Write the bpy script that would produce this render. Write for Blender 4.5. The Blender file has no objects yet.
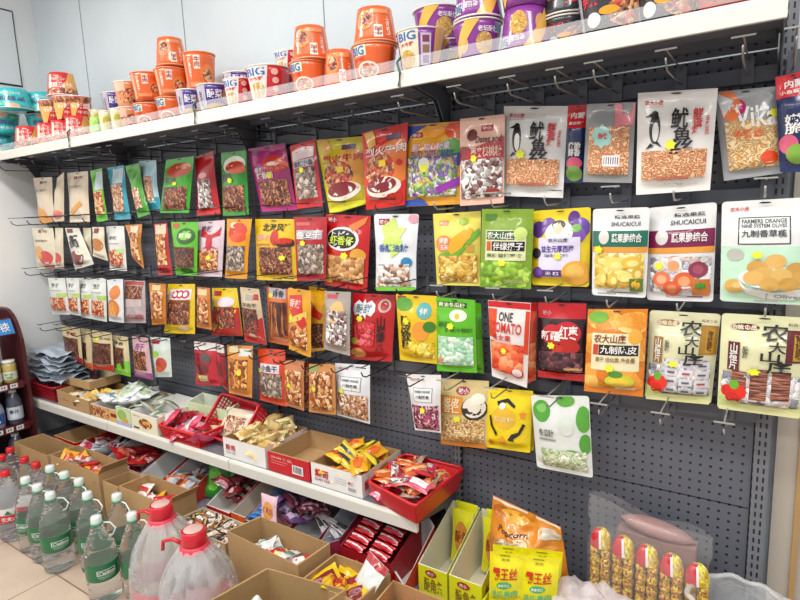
import bpy, bmesh, math, random
from mathutils import Vector, Matrix, noise
random.seed(7)
COL = bpy.context.scene.collection
PI = math.pi
# ------------------------------------------------------------------ camera model (used to lay the place out)
F = 563.67; YW, PT, RL = .5880, .1569, -.0384
C0 = Vector((0, -1.689, 1.446))
def cam_axes():
    cy, sy = math.cos(YW), math.sin(YW)
    f = Vector((-sy*math.cos(PT), cy*math.cos(PT), -math.sin(PT)))
    r = Vector((cy, sy, 0)); u = r.cross(f)
    c, s = math.cos(RL), math.sin(RL)
    return c*r+s*u, -s*r+c*u, f
AR, AU, AF = cam_axes()
def P(p):
    d = Vector(p)-C0; z = d.dot(AF)
    return 400+F*d.dot(AR)/z, 300-F*d.dot(AU)/z
def I(u, v, ax, val):
    d = AR*((u-400)/F)+AU*(-(v-300)/F)+AF
    return C0+d*((val-C0[ax])/d[ax])
def UX(u, Y, z):
    a, b = -5.0, 1.0
    for _ in range(50):
        m = (a+b)/2
        if P((m, Y, z))[0] < u: a = m
        else: b = m
    return (a+b)/2
cd = bpy.data.cameras.new('camera'); cam = bpy.data.objects.new('camera', cd); COL.objects.link(cam)
M = Matrix((AR, AU, -AF)).transposed().to_4x4(); M.translation = C0; cam.matrix_world = M
cd.sensor_width = 36; cd.lens = F/800*36; cd.clip_start = .02
bpy.context.scene.camera = cam

# ------------------------------------------------------------------ materials
def lin(h):
    h = h.lstrip('#'); o = []
    for i in (0, 2, 4):
        c = int(h[i:i+2], 16)/255
        o.append(c/12.92 if c <= .04045 else ((c+.055)/1.055)**2.4)
    return (*o, 1)
_M = {}
def newmat(name):
    m = bpy.data.materials.new(name); m.use_nodes = True
    nt = m.node_tree; b = nt.nodes['Principled BSDF']
    return m, nt, b
def lk(nt, a, b): nt.links.new(a, b)
def mat(col, rough=.45, metal=0, bump=0, scale=40, coat=0, spec=.5, vary=0):
    k = (col, rough, metal, bump, scale, coat, vary)
    if k in _M: return _M[k]
    m, nt, b = newmat('paint_'+col.strip('#'))
    b.inputs['Base Color'].default_value = lin(col); b.inputs['Roughness'].default_value = rough
    b.inputs['Metallic'].default_value = metal; b.inputs['Coat Weight'].default_value = coat
    b.inputs['Specular IOR Level'].default_value = spec
    tc = nt.nodes.new('ShaderNodeTexCoord')
    nz = nt.nodes.new('ShaderNodeTexNoise'); nz.inputs['Scale'].default_value = scale; nz.inputs['Detail'].default_value = 3
    lk(nt, tc.outputs['Object'], nz.inputs['Vector'])
    if bump:
        bp = nt.nodes.new('ShaderNodeBump'); bp.inputs['Strength'].default_value = bump; bp.inputs['Distance'].default_value = .004
        lk(nt, nz.outputs['Fac'], bp.inputs['Height']); lk(nt, bp.outputs['Normal'], b.inputs['Normal'])
    if vary:
        mx = nt.nodes.new('ShaderNodeMix'); mx.data_type = 'RGBA'
        c = lin(col); mx.inputs[6].default_value = tuple(x*(1-vary) for x in c[:3])+(1,); mx.inputs[7].default_value = tuple(min(1, x*(1+vary)) for x in c[:3])+(1,)
        lk(nt, nz.outputs['Fac'], mx.inputs[0]); lk(nt, mx.outputs[2], b.inputs['Base Color'])
    _M[k] = m; return m
def film(col): return mat(col, .27, 0, .7, 26, .4)        # printed plastic film
def ink(col): return mat(col, .38, 0, 0, 40, .2)
FOODS = {
 'squid': ('strip', 34, ['a8532a','d98a55','efb98c','c87040','f3cfa6']),
 'noodle': ('strip', 26, ['b07a3c','e0b06a','f0d29c','c89450','f6e2b8']),
 'meat': ('chunk', 75, ['4a1c12','7a3620','a05a34','c08a60','5c2416']),
 'jerky': ('chunk', 90, ['2c120e','5a2618','7c3c24','a06848','43180f']),
 'ribs': ('vstrip', 60, ['3a1610','6a2a16','9a4a22','c07a3c','4a1c12']),
 'amber': ('chunk', 42, ['7a3810','b8641c','e09a3c','94490f','f0c070']),
 'ambermeat': ('chunk', 60, ['8a4018','c06c30','e0a060','a85424','f0cc98']),
 'nuts': ('ball', 62, ['9a6430','c8945a','e4bc84','b07a40','d8a468']),
 'grain': ('ball', 170, ['b08040','d8aa66','ecc88c','c49450','f4dcb0']),
 'silver': ('chunk', 60, ['6a3a34','d8d4d2','a8a4a4','f6f4f2','8c7470']),
 'silverbean': ('ball', 80, ['8a5c48','e4e0dc','b8b0a8','f6f4f2','c8a890']),
 'rainbow': ('chunk', 62, ['5c8c34','8c6cac','d8d4dc','c8b050','a8c470','7c5c9c']),
 'mint': ('ball', 70, ['a8d4b4','cfe8d4','e4f4e4','b8dcc0','94c8a4']),
 'date': ('ball', 66, ['2c1420','52242e','6c3440','40202c','8a4a54']),
 'veg': ('chunk', 34, ['e07848','f09870','f4e4dc','a03c54','d86438','ecd8c8']),
 'chips': ('chunk', 44, ['e0b848','f4dc80','c89c34','ecc95c','f8e8a8']),
 'corn': ('chunk', 46, ['c8982c','e4c060','f0dc90','b8862a','d8ac4c']),
 'haw': ('disc', 200, ['6c3424','9a5c44','7c4030','ac6c50','8a4a36']),
 'candywrap': ('chunk', 42, ['e8e8ea','c4c6cc','f8f8f8','8c8c98','d8bcb8']),
 'greens': ('ball', 55, ['6c9c24','98c438','b4d858','7cac2c','88b434']),
 'tomato': ('ball', 48, ['d03c18','e85c30','f08050','b83014','f4a070']),
 'chili': ('chunk', 70, ['b83018','e06434','f0b07c','8a2414','f4d0a0']),
 'dried': ('chunk', 60, ['6c5c50','a8988c','cabcb0','54443c','8c7868']),
 'haws': ('chunk', 55, ['c01c24','dc3c48','a8141c','e86870','c42c34']),
 'melon': ('chunk', 62, ['b8c89c','dce4c8','eef2e0','a0b484','ccd8b0']),
 'onion': ('chunk', 85, ['7c1c44','a83c64','e0c4c8','5c1430','c06484']),
 'cabb': ('chunk', 66, ['a8744c','d8b498','8c4c30','eddcc8','c08c68']),
 'olive': ('ball', 36, ['c89840','e0b660','d0a44c','ecc878','b88834']),
 'grape': ('ball', 40, ['5c3484','7c50a8','4c2870','9468b8','6c4094']),
 'orange': ('ball', 24, ['e08c24','f0a840','f4bc60','d87c1c','eca038']),
 'pop': ('chunk', 60, ['f0e4c8','fcf8ec','dcc498','f8efdc','e8d4ac']),
 'ramen': ('strip', 40, ['b8742c','e4b850','f0cc74','a85c24','d88c34']),
 'beef': ('chunk', 60, ['8c4428','c07c4c','e0b080','6c2c1c','d8402c']),
 'citrus': ('chunk', 50, ['e8c820','f0dc4c','d8b010','c8a420','f4e880']),
}
def food(key):
    if ('f', key) in _M: return _M[('f', key)]
    kind, sc, cols = FOODS[key]
    m, nt, b = newmat('food_'+key)
    N = nt.nodes.new
    tc = N('ShaderNodeTexCoord'); nz = N('ShaderNodeTexNoise'); nz.inputs['Scale'].default_value = 30 if kind != 'strip' else 22
    nz.inputs['Detail'].default_value = 2
    lk(nt, tc.outputs['Object'], nz.inputs['Vector'])
    sub = N('ShaderNodeVectorMath'); sub.operation = 'SUBTRACT'; sub.inputs[1].default_value = (.5, .5, .5); lk(nt, nz.outputs['Color'], sub.inputs[0])
    s2 = N('ShaderNodeVectorMath'); s2.operation = 'SCALE'; s2.inputs['Scale'].default_value = {'strip': .11, 'chunk': .035, 'vstrip': .01}.get(kind, .002); lk(nt, sub.outputs[0], s2.inputs[0])
    ad = N('ShaderNodeVectorMath'); ad.operation = 'ADD'; lk(nt, tc.outputs['Object'], ad.inputs[0]); lk(nt, s2.outputs[0], ad.inputs[1])
    mp = N('ShaderNodeMapping'); lk(nt, ad.outputs[0], mp.inputs['Vector'])
    mp.inputs['Scale'].default_value = {'strip': (sc*4, sc, sc*1.2), 'chunk': (sc*1.7, sc*1.7, sc*1.35), 'vstrip': (sc*2.8, sc, sc*.35), 'disc': (30, 30, sc)}.get(kind, (sc, sc, sc))
    if kind == 'strip': mp.inputs['Rotation'].default_value = (0, .9, 0)
    if kind == 'strip':
        n5 = N('ShaderNodeTexNoise'); n5.inputs['Scale'].default_value = sc*1.7; n5.inputs['Detail'].default_value = 1.5; n5.inputs['Distortion'].default_value = .6
        lk(nt, tc.outputs['Object'], n5.inputs['Vector'])
        def mm(op, a, v=None):
            x = N('ShaderNodeMath'); x.operation = op; lk(nt, a, x.inputs[0])
            if v is not None: x.inputs[1].default_value = v
            return x.outputs[0]
        fr = mm('FRACT', mm('MULTIPLY', n5.outputs['Fac'], 8)); tri = mm('ABSOLUTE', mm('SUBTRACT', fr, .5))
        rp = N('ShaderNodeValToRGB'); el = rp.color_ramp.elements
        while len(el) < 4: el.new(.5)
        for i, (q, c) in enumerate(((0, cols[4]), (.16, cols[2]), (.34, cols[1]), (.5, cols[0]))): el[i].position = q; el[i].color = lin(c)
        lk(nt, tri, rp.inputs[0])
        bp = N('ShaderNodeBump'); bp.invert = True; bp.inputs['Strength'].default_value = .9; bp.inputs['Distance'].default_value = .005
        lk(nt, tri, bp.inputs['Height']); lk(nt, bp.outputs[0], b.inputs['Normal']); lk(nt, rp.outputs[0], b.inputs['Base Color'])
        b.inputs['Roughness'].default_value = .4; b.inputs['Coat Weight'].default_value = .6; b.inputs['Coat Roughness'].default_value = .1
        _M[('f', key)] = m; return m
    vo = N('ShaderNodeTexVoronoi'); vo.inputs['Scale'].default_value = 1; vo.inputs['Randomness'].default_value = .75 if kind == 'ball' else 1
    lk(nt, mp.outputs[0], vo.inputs['Vector'])
    sp = N('ShaderNodeSeparateColor'); lk(nt, vo.outputs['Color'], sp.inputs[0])
    rp = N('ShaderNodeValToRGB'); rp.color_ramp.interpolation = 'CONSTANT'
    el = rp.color_ramp.elements
    while len(el) < len(cols): el.new(.5)
    for i, c in enumerate(cols): el[i].position = i/len(cols); el[i].color = lin(c)
    lk(nt, sp.outputs[0], rp.inputs[0])
    n2 = N('ShaderNodeTexNoise'); n2.inputs['Scale'].default_value = 260; n2.inputs['Detail'].default_value = 4; lk(nt, tc.outputs['Object'], n2.inputs['Vector'])
    mx = N('ShaderNodeMix'); mx.data_type = 'RGBA'; mx.blend_type = 'OVERLAY'; mx.inputs[0].default_value = .8
    lk(nt, rp.outputs[0], mx.inputs[6]); lk(nt, n2.outputs['Color'], mx.inputs[7]); lk(nt, mx.outputs[2], b.inputs['Base Color'])
    bp = N('ShaderNodeBump'); bp.invert = True; bp.inputs['Strength'].default_value = .9; bp.inputs['Distance'].default_value = .006
    lk(nt, vo.outputs['Distance'], bp.inputs['Height']); lk(nt, bp.outputs[0], b.inputs['Normal'])
    b.inputs['Roughness'].default_value = .4; b.inputs['Coat Weight'].default_value = .5; b.inputs['Coat Roughness'].default_value = .12
    # the film over the food has its own creases
    b2 = N('ShaderNodeBump'); b2.inputs['Strength'].default_value = .6; b2.inputs['Distance'].default_value = .006
    n3 = N('ShaderNodeTexNoise'); n3.inputs['Scale'].default_value = 45; n3.inputs['Distortion'].default_value = .8; lk(nt, tc.outputs['Object'], n3.inputs['Vector'])
    lk(nt, n3.outputs['Fac'], b2.inputs['Height']); lk(nt, b2.outputs[0], b.inputs['Coat Normal'])
    _M[('f', key)] = m; return m
def resolve(c): return film(c) if c[0] == '#' else food(c)
def clear_film(name='clear_film', a=.82, tint=(1, 1, 1, 1), rough=.12, bump=.5, scale=25, wt=None):
    if name in _M: return _M[name]
    m, nt, b = newmat(name); N = nt.nodes.new
    nt.nodes.remove(b); out = nt.nodes['Material Output']
    tr = N('ShaderNodeBsdfTransparent'); tr.inputs[0].default_value = tint
    gl = N('ShaderNodeBsdfPrincipled'); gl.inputs['Base Color'].default_value = wt or (.8, .82, .84, 1); gl.inputs['Roughness'].default_value = rough
    gl.inputs['Specular IOR Level'].default_value = .8
    tc = N('ShaderNodeTexCoord'); nz = N('ShaderNodeTexNoise'); nz.inputs['Scale'].default_value = scale; nz.inputs['Detail'].default_value = 3; nz.inputs['Distortion'].default_value = 1
    bp = N('ShaderNodeBump'); bp.inputs['Strength'].default_value = bump; bp.inputs['Distance'].default_value = .01
    lk(nt, tc.outputs['Object'], nz.inputs['Vector']); lk(nt, nz.outputs['Fac'], bp.inputs['Height']); lk(nt, bp.outputs[0], gl.inputs['Normal'])
    mx = N('ShaderNodeMixShader'); mx.inputs[0].default_value = 1-a
    lk(nt, tr.outputs[0], mx.inputs[1]); lk(nt, gl.outputs[0], mx.inputs[2]); lk(nt, mx.outputs[0], out.inputs[0])
    _M[name] = m; return m
def water_mat(name, tint):
    if name in _M: return _M[name]
    m, nt, b = newmat(name)
    b.inputs['Base Color'].default_value = tint; b.inputs['Roughness'].default_value = .03
    b.inputs['Transmission Weight'].default_value = .93; b.inputs['IOR'].default_value = 1.18
    N = nt.nodes.new; tc = N('ShaderNodeTexCoord'); w = N('ShaderNodeTexWave'); w.bands_direction = 'Z'; w.inputs['Scale'].default_value = 14
    bp = N('ShaderNodeBump'); bp.inputs['Strength'].default_value = .25; bp.inputs['Distance'].default_value = .004
    lk(nt, tc.outputs['Object'], w.inputs['Vector']); lk(nt, w.outputs['Fac'], bp.inputs['Height']); lk(nt, bp.outputs[0], b.inputs['Normal'])
    _M[name] = m; return m
CARD = mat('#b5946a', .8, 0, .12, 60, 0, .2, .08)
CARDIN = mat('#ad8c62', .85, 0, .12, 60, 0, .2, .08)
WHITECARD = mat('#e6e4e0', .6, vary=.03)
CHROME = mat('#b4b4b6', .32, .8)
SHADEDWIRE = mat('#8a8784', .35, .5); BLACKWIRE = mat('#2e2e31', .4, .3)
LIP = mat('#d6d5cc', .45, coat=.1)
GREY = mat('#70737d', .5, 0, .05, 80)
GREYD = mat('#53565e', .5)

# ------------------------------------------------------------------ mesh builder
class MB:
    def __init__(s): s.v = []; s.f = []; s.m = []; s.mats = []
    def mi(s, m):
        if m not in s.mats: s.mats.append(m)
        return s.mats.index(m)
    def add(s, vs, fs, m):
        o = len(s.v); i = s.mi(m); s.v += [tuple(p) for p in vs]
        for f in fs: s.f.append([o+k for k in f]); s.m.append(i)
    def grid(s, fn, nu, nv, m, flip=False):
        vs = [fn(i/nu, j/nv) for j in range(nv+1) for i in range(nu+1)]
        fs = []
        for j in range(nv):
            for i in range(nu):
                a = j*(nu+1)+i; q = [a, a+nu+1, a+nu+2, a+1]
                fs.append(q[::-1] if flip else q)
        s.add(vs, fs, m)
    def box(s, a, b, m):
        x0, y0, z0 = a; x1, y1, z1 = b
        vs = [(x0,y0,z0),(x1,y0,z0),(x1,y1,z0),(x0,y1,z0),(x0,y0,z1),(x1,y0,z1),(x1,y1,z1),(x0,y1,z1)]
        s.add(vs, [(0,3,2,1),(4,5,6,7),(0,1,5,4),(1,2,6,5),(2,3,7,6),(3,0,4,7)], m)
    def hexa(s, vs, m): s.add(vs, [(0,3,2,1),(4,5,6,7),(0,1,5,4),(1,2,6,5),(2,3,7,6),(3,0,4,7)], m)
    def slab(s, pts, n, t, m):      # polygon pts extruded along n by t
        n = Vector(n).normalized()*t; k = len(pts)
        vs = [Vector(p) for p in pts]+[Vector(p)+n for p in pts]
        fs = [tuple(range(k))[::-1], tuple(range(k, 2*k))]+[(i, (i+1) % k, (i+1) % k+k, i+k) for i in range(k)]
        s.add(vs, fs, m)
    def tube(s, pts, r, m, n=6, closed=False):
        pts = [Vector(p) for p in pts]; vs = []; fs = []; L = len(pts)
        for i, p in enumerate(pts):
            if closed: t = pts[(i+1) % L]-pts[i-1]
            else: t = pts[min(i+1, L-1)]-pts[max(i-1, 0)]
            t.normalize(); a = t.cross(Vector((0, 0, 1)))
            if a.length < .1: a = t.cross(Vector((1, 0, 0)))
            a.normalize(); b = t.cross(a)
            for k in range(n):
                th = 2*PI*k/n; vs.append(p+r*(math.cos(th)*a+math.sin(th)*b))
        for i in range(L if closed else L-1):
            for k in range(n):
                j = (i+1) % L; fs.append((i*n+k, i*n+(k+1) % n, j*n+(k+1) % n, j*n+k))
        if not closed: fs += [tuple(range(n))[::-1], tuple(range((L-1)*n, L*n))]
        s.add(vs, fs, m)
    def lathe(s, c, prof, m, n=28, cap=True, sx=1, sy=1):
        vs = []; fs = []
        for (r, z) in prof:
            for k in range(n):
                th = 2*PI*k/n; vs.append((c[0]+sx*r*math.cos(th), c[1]+sy*r*math.sin(th), c[2]+z))
        for i in range(len(prof)-1):
            for k in range(n): fs.append((i*n+k, i*n+(k+1) % n, (i+1)*n+(k+1) % n, (i+1)*n+k))
        if cap: fs += [tuple(range(n))[::-1], tuple(range((len(prof)-1)*n, len(prof)*n))]
        s.add(vs, fs, m)
    def build(s, name, parent=None, smooth=False, loc=None):
        me = bpy.data.meshes.new(name)
        off = Vector(loc) if loc is not None else (parent.get('_o') and Vector(parent['_o'])) if parent else None
        if parent is not None and loc is None: off = Vector(parent['_o'])
        if off is None: off = Vector((0, 0, 0))
        me.from_pydata([tuple(Vector(p)-off) for p in s.v], [], s.f)
        for m in s.mats: me.materials.append(m)
        me.polygons.foreach_set('material_index', s.m)
        if smooth: me.polygons.foreach_set('use_smooth', [True]*len(s.f))
        me.update()
        o = bpy.data.objects.new(name, me); COL.objects.link(o)
        if parent is not None: o.parent = parent; o['_o'] = tuple(off)
        else: o.location = off; o['_o'] = tuple(off)
        return o
def tag(o, label, cat, group=None):
    o['label'] = label; o['category'] = cat
    if group: o['group'] = group
    return o
def thing(name, loc, label, cat, group=None):
    o = bpy.data.objects.new(name, None); o.empty_display_size = .02; COL.objects.link(o); o.location = loc; o['_o'] = tuple(loc)
    return tag(o, label, cat, group)
def struct(mb, name, smooth=False):
    o = mb.build(name, smooth=smooth); o['kind'] = 'structure'; return o

# ------------------------------------------------------------------ lettering and printed art on any surface S(u, v, off)
_T = {}
def text_mesh(s, bold=True):
    k = (s, bold)
    if k in _T: return _T[k]
    cu = bpy.data.curves.new('t', 'FONT'); cu.body = s; cu.resolution_u = 2; cu.size = 1; cu.space_line = .82
    if bold: cu.offset = .018
    o = bpy.data.objects.new('t', cu); COL.objects.link(o)
    me = bpy.data.meshes.new_from_object(o.evaluated_get(bpy.context.evaluated_depsgraph_get()))
    vs = [(v.co.x, v.co.y) for v in me.vertices]; fs = [tuple(p.vertices) for p in me.polygons]
    bpy.data.objects.remove(o); bpy.data.curves.remove(cu); bpy.data.meshes.remove(me)
    if vs:
        x0 = min(v[0] for v in vs); x1 = max(v[0] for v in vs); y0 = min(v[1] for v in vs); y1 = max(v[1] for v in vs)
        vs = [((x-x0)/(x1-x0+1e-9), 1-(y-y0)/(y1-y0+1e-9)) for x, y in vs]
    _T[k] = (vs, fs); return _T[k]
def star(cu, cv, ru, rv, n=5, k=.5, rot=0):
    return [(cu+(ru if i % 2 == 0 else ru*k)*math.sin(PI*i/n+rot), cv-(rv if i % 2 == 0 else rv*k)*math.cos(PI*i/n+rot)) for i in range(2*n)]
def art(mb, S, items, base=.0008, step=.00025, parent=None, res=12):
    TOFF = .0015 if base == .0008 else .0007
    lay = base; S0 = S
    def S(u, v, o=0): return S0(min(.992, max(.008, u)), min(.994, max(.006, v)), o)
    for it in items:
        k = it[0]; lay += step
        if k == 'r':
            _, u0, v0, u1, v1, c = it; L = lay
            nu = max(2, int((u1-u0)*res*1.4)); nv = max(2, int((v1-v0)*res*1.6))
            mb.grid(lambda a, b: S(u0+(u1-u0)*a, v0+(v1-v0)*b, L), nu, nv, resolve(c))
        elif k in ('e', 'c'):
            _, cu, cv, ru, rv, c = it; n = 20; vs = [S(cu, cv, lay)]; fs = []
            rings = (.5, 1)
            for q in rings:
                for i in range(n):
                    a = 2*PI*i/n; vs.append(S(cu+ru*q*math.sin(a), cv-rv*q*math.cos(a), lay))
            for i in range(n):
                j = (i+1) % n; fs.append((0, 1+j, 1+i)); fs.append((1+i, 1+j, 1+n+j, 1+n+i))
            mb.add(vs, fs, resolve(c))
        elif k == 'p':
            _, pts, c = it; bb = bmesh.new(); f = bb.faces.new([bb.verts.new((a, b, 0)) for a, b in pts])
            bmesh.ops.triangulate(bb, faces=[f]); bmesh.ops.subdivide_edges(bb, edges=bb.edges[:], cuts=3, use_grid_fill=True); bb.normal_update()
            bb.verts.index_update(); fs = []
            for f in bb.faces:
                ids = [v.index for v in f.verts]; fs.append(ids if f.normal.z < 0 else ids[::-1])
            mb.add([S(v.co.x, v.co.y, lay+.0009) for v in bb.verts], fs, resolve(c)); bb.free()
        elif k == 't':
            _, u0, v0, u1, v1, s, c = it; vs, fs = text_mesh(s)
            mb.add([S(u0+(u1-u0)*x, v0+(v1-v0)*y, lay+TOFF) for x, y in vs], fs, ink(c))
        elif k == 'w' and parent is not None:
            _, u0, v0, u1, v1, c = it; L = lay+.0004; w = MB()
            nu = max(3, int((u1-u0)*res*1.6)); nv = max(3, int((v1-v0)*res*1.8))
            w.grid(lambda a, b: S(u0+(u1-u0)*a, v0+(v1-v0)*b, L), nu, nv, resolve(c)); w.build('window', parent, True)
        elif k == 's' and parent is not None:
            _, u, v, ru, rv = it; w = MB()
            w.add([S(u, v, lay+.002)]+[S(a, b, lay+.002) for a, b in star(u, v, ru, rv, 6, .72, .3)], [(0, 1+(i+1) % 12, 1+i) for i in range(12)], mat('#e4e834', .55))
            w.build('price_sticker', parent)

# ------------------------------------------------------------------ hooks and hanging bags
RZ = {'A': 1.738, 'B': 1.452, 'C': 1.185, 'D': .888}
HOOK_X = {k: [] for k in RZ}
def hook(row, x, label, L=.215, both=True, tip=.028):
    z = RZ[row]
    if any(abs(x-q) < .012 for q in HOOK_X[row]): return
    HOOK_X[row].append(x)
    t = thing('display_hook', (x, -.03, z), label, 'display hook', 'wire hooks on the pegboard rails')
    b = MB(); b.box((x-.013, -.036, z-.022), (x+.013, -.0298, z+.04), mat('#5c5e66', .3)); b.build('base_plate', t)
    m = BLACKWIRE if x < -.95 else (CHROME if row in 'BCD' else SHADEDWIRE)  # right part of top row: chrome with shade put into a darker colour
    b = MB(); b.tube([(x, -.034, z), (x, -L*.5, z-.004), (x, -L+.025, z-.006), (x, -L+.008, z+.002), (x, -L, z+tip*.6)], .0024, m); b.build('lower_wire', t, True)
    if both:
        b = MB(); b.tube([(x, -.034, z+.034), (x, -L*.6, z+.033), (x, -L, z+.034)], .002, m); b.build('upper_wire', t, True)
        b = MB(); b.box((x-.022, -L-.003, z+.032), (x+.022, -L, z+.0355), mat('#5a5a5a' if x < -.95 else '#9a9a96', .4)); b.build('tag_holder', t)
def smooth(x): x = max(0, min(1, x)); return x*x*(3-2*x)
def bag_surface(q, Yl, Yr, T, waist, rnd, seed, amp, seals=(.1, .93), skew=0):
    tl = I(*q[0], 1, Yl); tr = I(*q[1], 1, Yr); br = I(*q[2], 1, Yr); bl = I(*q[3], 1, Yl)
    n = (tr-tl).cross(bl-tl).normalized()
    if n.y > 0: n = -n
    W = ((tr-tl).length+(br-bl).length)/2; H = ((bl-tl).length+(br-tr).length)/2
    def S(u, v, off=0, side=1):
        k = 1-waist*math.sin(PI*min(1, max(0, v)))**2
        if rnd:
            rv = .035; ru = rv*H/W
            for e in (v, 1-v):
                if e < rv: k *= 1-2*ru*(1-math.sqrt(max(0, 1-((rv-e)/rv)**2)))
        uu = .5+(u-.5)*k
        p = (tl*(1-uu)+tr*uu)*(1-v)+(bl*(1-uu)+br*uu)*v
        g = smooth((v-seals[0]*.6)/.3)*smooth((1-v-(1-seals[1])*.7)/.12)
        f = max(0, 1-abs(2*u-1)**2.6)
        e = min(1, 6*min(u, 1-u, v, 1-v)+.15)
        w = amp*noise.noise(Vector((p.x*22+seed, p.z*20, seed*.7)))*e+amp*.5*noise.noise(Vector((p.x*48, p.z*40+seed, seed)))*e
        return p+n*((T*g*f+w)*(1 if side > 0 else -.55)+off)
    return S, W, H, tl, tr, bl, br
PAR = {}
def bag(row, label, q, base, items, Y=-.075, T=.018, waist=0, rnd=False, dY=0, amp=.0022, behind=0, hk=True, name='snack_bag', hl=None):
    amp *= 1.5 if waist else 1.25
    seed = random.random()*50
    PAR[row] = PAR.get(row, 0)+1
    if hk and PAR[row] % 2: Y -= .026
    S, W, H, tl, tr, bl, br = bag_surface(q, Y-dY, Y+dY, T, waist, rnd, seed, amp)
    hp = S(.5, .02)
    if hk and row:
        lb = 'wire hook holding the '+label
        if len(lb.replace('-', ' ').split()) > 16: lb = ' '.join(('hook of the '+label).split()[:16])
        hook(row, hp.x, lb, L=(.275 if row == 'A' else max(.22, -Y+.11))+(.045 if hp.x < -2.6 else 0))
    t = thing(name, ((tl.x+tr.x)/2, Y, (bl.z+br.z)/2), label, 'snack bag')
    nu = max(8, min(26, int(W/.008))); nv = max(10, min(34, int(H/.008)))
    vv = sorted(set([0, .006, .014, .024, .035]+[j/nv for j in range(nv+1)]+[1-.035, 1-.024, 1-.014, 1-.006, 1]))
    def vm(b): 
        x = b*(len(vv)-1); i = min(int(x+1e-6), len(vv)-2); return vv[i]+(vv[i+1]-vv[i])*(x-i)
    mb = MB(); fm = resolve(base)
    mb.grid(lambda a, b: S(a, vm(b)), nu, len(vv)-1, fm)
    mb.grid(lambda a, b: S(a, vm(b), 0, -1), nu, len(vv)-1, fm, True)
    hole = [('e', .5, .028, .07, .008, '#18181a')] if hk and row else []
    art(mb, S, items+hole, parent=t)
    mb.build('pouch', t, True)
    for i in range(behind):
        d = .028*(i+1)
        r2 = thing(name, t.location+Vector((0, d, 0)), label.replace(' bag', ' bag hanging behind', 1) if ' bag' in label else 'spare pack behind the '+label, 'snack bag')
        for ch in [c for c in COL.objects if c.parent == t]:
            c = ch.copy(); COL.objects.link(c); c.parent = r2
    return t

# ------------------------------------------------------------------ the room
def wall_mat():
    m, nt, b = newmat('painted_panel'); N = nt.nodes.new
    tc = N('ShaderNodeTexCoord'); nz = N('ShaderNodeTexNoise'); nz.inputs['Scale'].default_value = 1.6; nz.inputs['Detail'].default_value = 6
    r = N('ShaderNodeValToRGB'); r.color_ramp.elements[0].position = .3; r.color_ramp.elements[0].color = lin('bcc6cc'); r.color_ramp.elements[1].position = .7; r.color_ramp.elements[1].color = lin('cfd8dd')
    lk(nt, tc.outputs['Object'], nz.inputs['Vector']); lk(nt, nz.outputs['Fac'], r.inputs[0]); lk(nt, r.outputs[0], b.inputs['Base Color']); b.inputs['Roughness'].default_value = .45
    return m
WALLM = wall_mat()
def tile_mat():
    m, nt, b = newmat('floor_tile'); N = nt.nodes.new
    tc = N('ShaderNodeTexCoord'); mp = N('ShaderNodeMapping'); mp.inputs['Location'].default_value = (.075, .245, 0)
    br = N('ShaderNodeTexBrick'); br.offset = 0; br.inputs['Scale'].default_value = 1; br.inputs['Mortar Size'].default_value = .003
    br.inputs['Brick Width'].default_value = .47; br.inputs['Row Height'].default_value = .47
    br.inputs['Color1'].default_value = lin('c8b4a2'); br.inputs['Color2'].default_value = lin('c2ad9b'); br.inputs['Mortar'].default_value = lin('806a5c')
    nz = N('ShaderNodeTexNoise'); nz.inputs['Scale'].default_value = 5; nz.inputs['Detail'].default_value = 8
    mx = N('ShaderNodeMix'); mx.data_type = 'RGBA'; mx.blend_type = 'OVERLAY'; mx.inputs[0].default_value = .3
    lk(nt, tc.outputs['Object'], mp.inputs[0]); lk(nt, mp.outputs[0], br.inputs['Vector']); lk(nt, tc.outputs['Object'], nz.inputs['Vector'])
    lk(nt, br.outputs['Color'], mx.inputs[6]); lk(nt, nz.outputs['Fac'], mx.inputs[7]); lk(nt, mx.outputs[2], b.inputs['Base Color'])
    b.inputs['Roughness'].default_value = .35
    return m
XL = -3.66
b = MB(); b.box((XL-.1, -4.5, -.06), (2.2, .25, 0), tile_mat()); struct(b, 'floor')
b = MB(); b.box((XL-.1, .06, 0), (2.2, .16, 3.0), WALLM); struct(b, 'wall_back')
b = MB(); b.box((XL-.1, -4.5, 0), (XL, .06, 3.0), mat('#f0f2f2', .5, 0, .05, 6, vary=.04)); struct(b, 'wall_left')
b = MB(); b.box((XL-.1, -4.5, 3.0), (2.2, .25, 3.08), mat('#eeeeec', .7)); struct(b, 'ceiling')
# seams between the back wall panels
for n, (u, v) in enumerate(((82, 30), (184, 30), (324, 20), )):
    x = I(u, v, 1, .058).x; b = MB(); b.box((x-.0016, .0575, 1.6), (x+.0016, .0598, 3.0), mat('#8c949a')); struct(b, 'trim_%d' % (n+1))
# beige lower wall slab with a wooden door trim right of the rack
xr = I(793, 520, 1, .055).x
b = MB(); b.box((.035, .03, 0), (.6, .06, 1.62), mat('#b8b0a4', .6, vary=.03)); struct(b, 'wall_right_panel')
b = MB(); b.box((xr, .018, 0), (xr+.012, .0295, 1.62), mat('#b08a58', .5)); struct(b, 'trim_4')
# white panel box high on the left wall
cab = thing('wall_cabinet', (XL, -.5, 2.16), 'pale wall cabinet with a dark outlined door high on the left wall', 'wall cabinet')
b = MB(); b.box((XL+.002, -1.3, 2.14), (XL+.04, .0598, 2.98), mat('#d8dcde', .4)); b.build('body', cab)
b = MB()
b.tube([(XL+.043, -1.2, 2.225), (XL+.043, -.05, 2.225), (XL+.043, -.05, 2.625), (XL+.043, -1.2, 2.625)], .0045, mat('#2a2c2e'), 5, True); b.build('door_seal', cab)
b = MB(); b.box((XL+.041, -1.19, 2.23), (XL+.046, -.056, 2.62), mat('#d0d6da', .35)); b.build('door_panel', cab)

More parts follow.
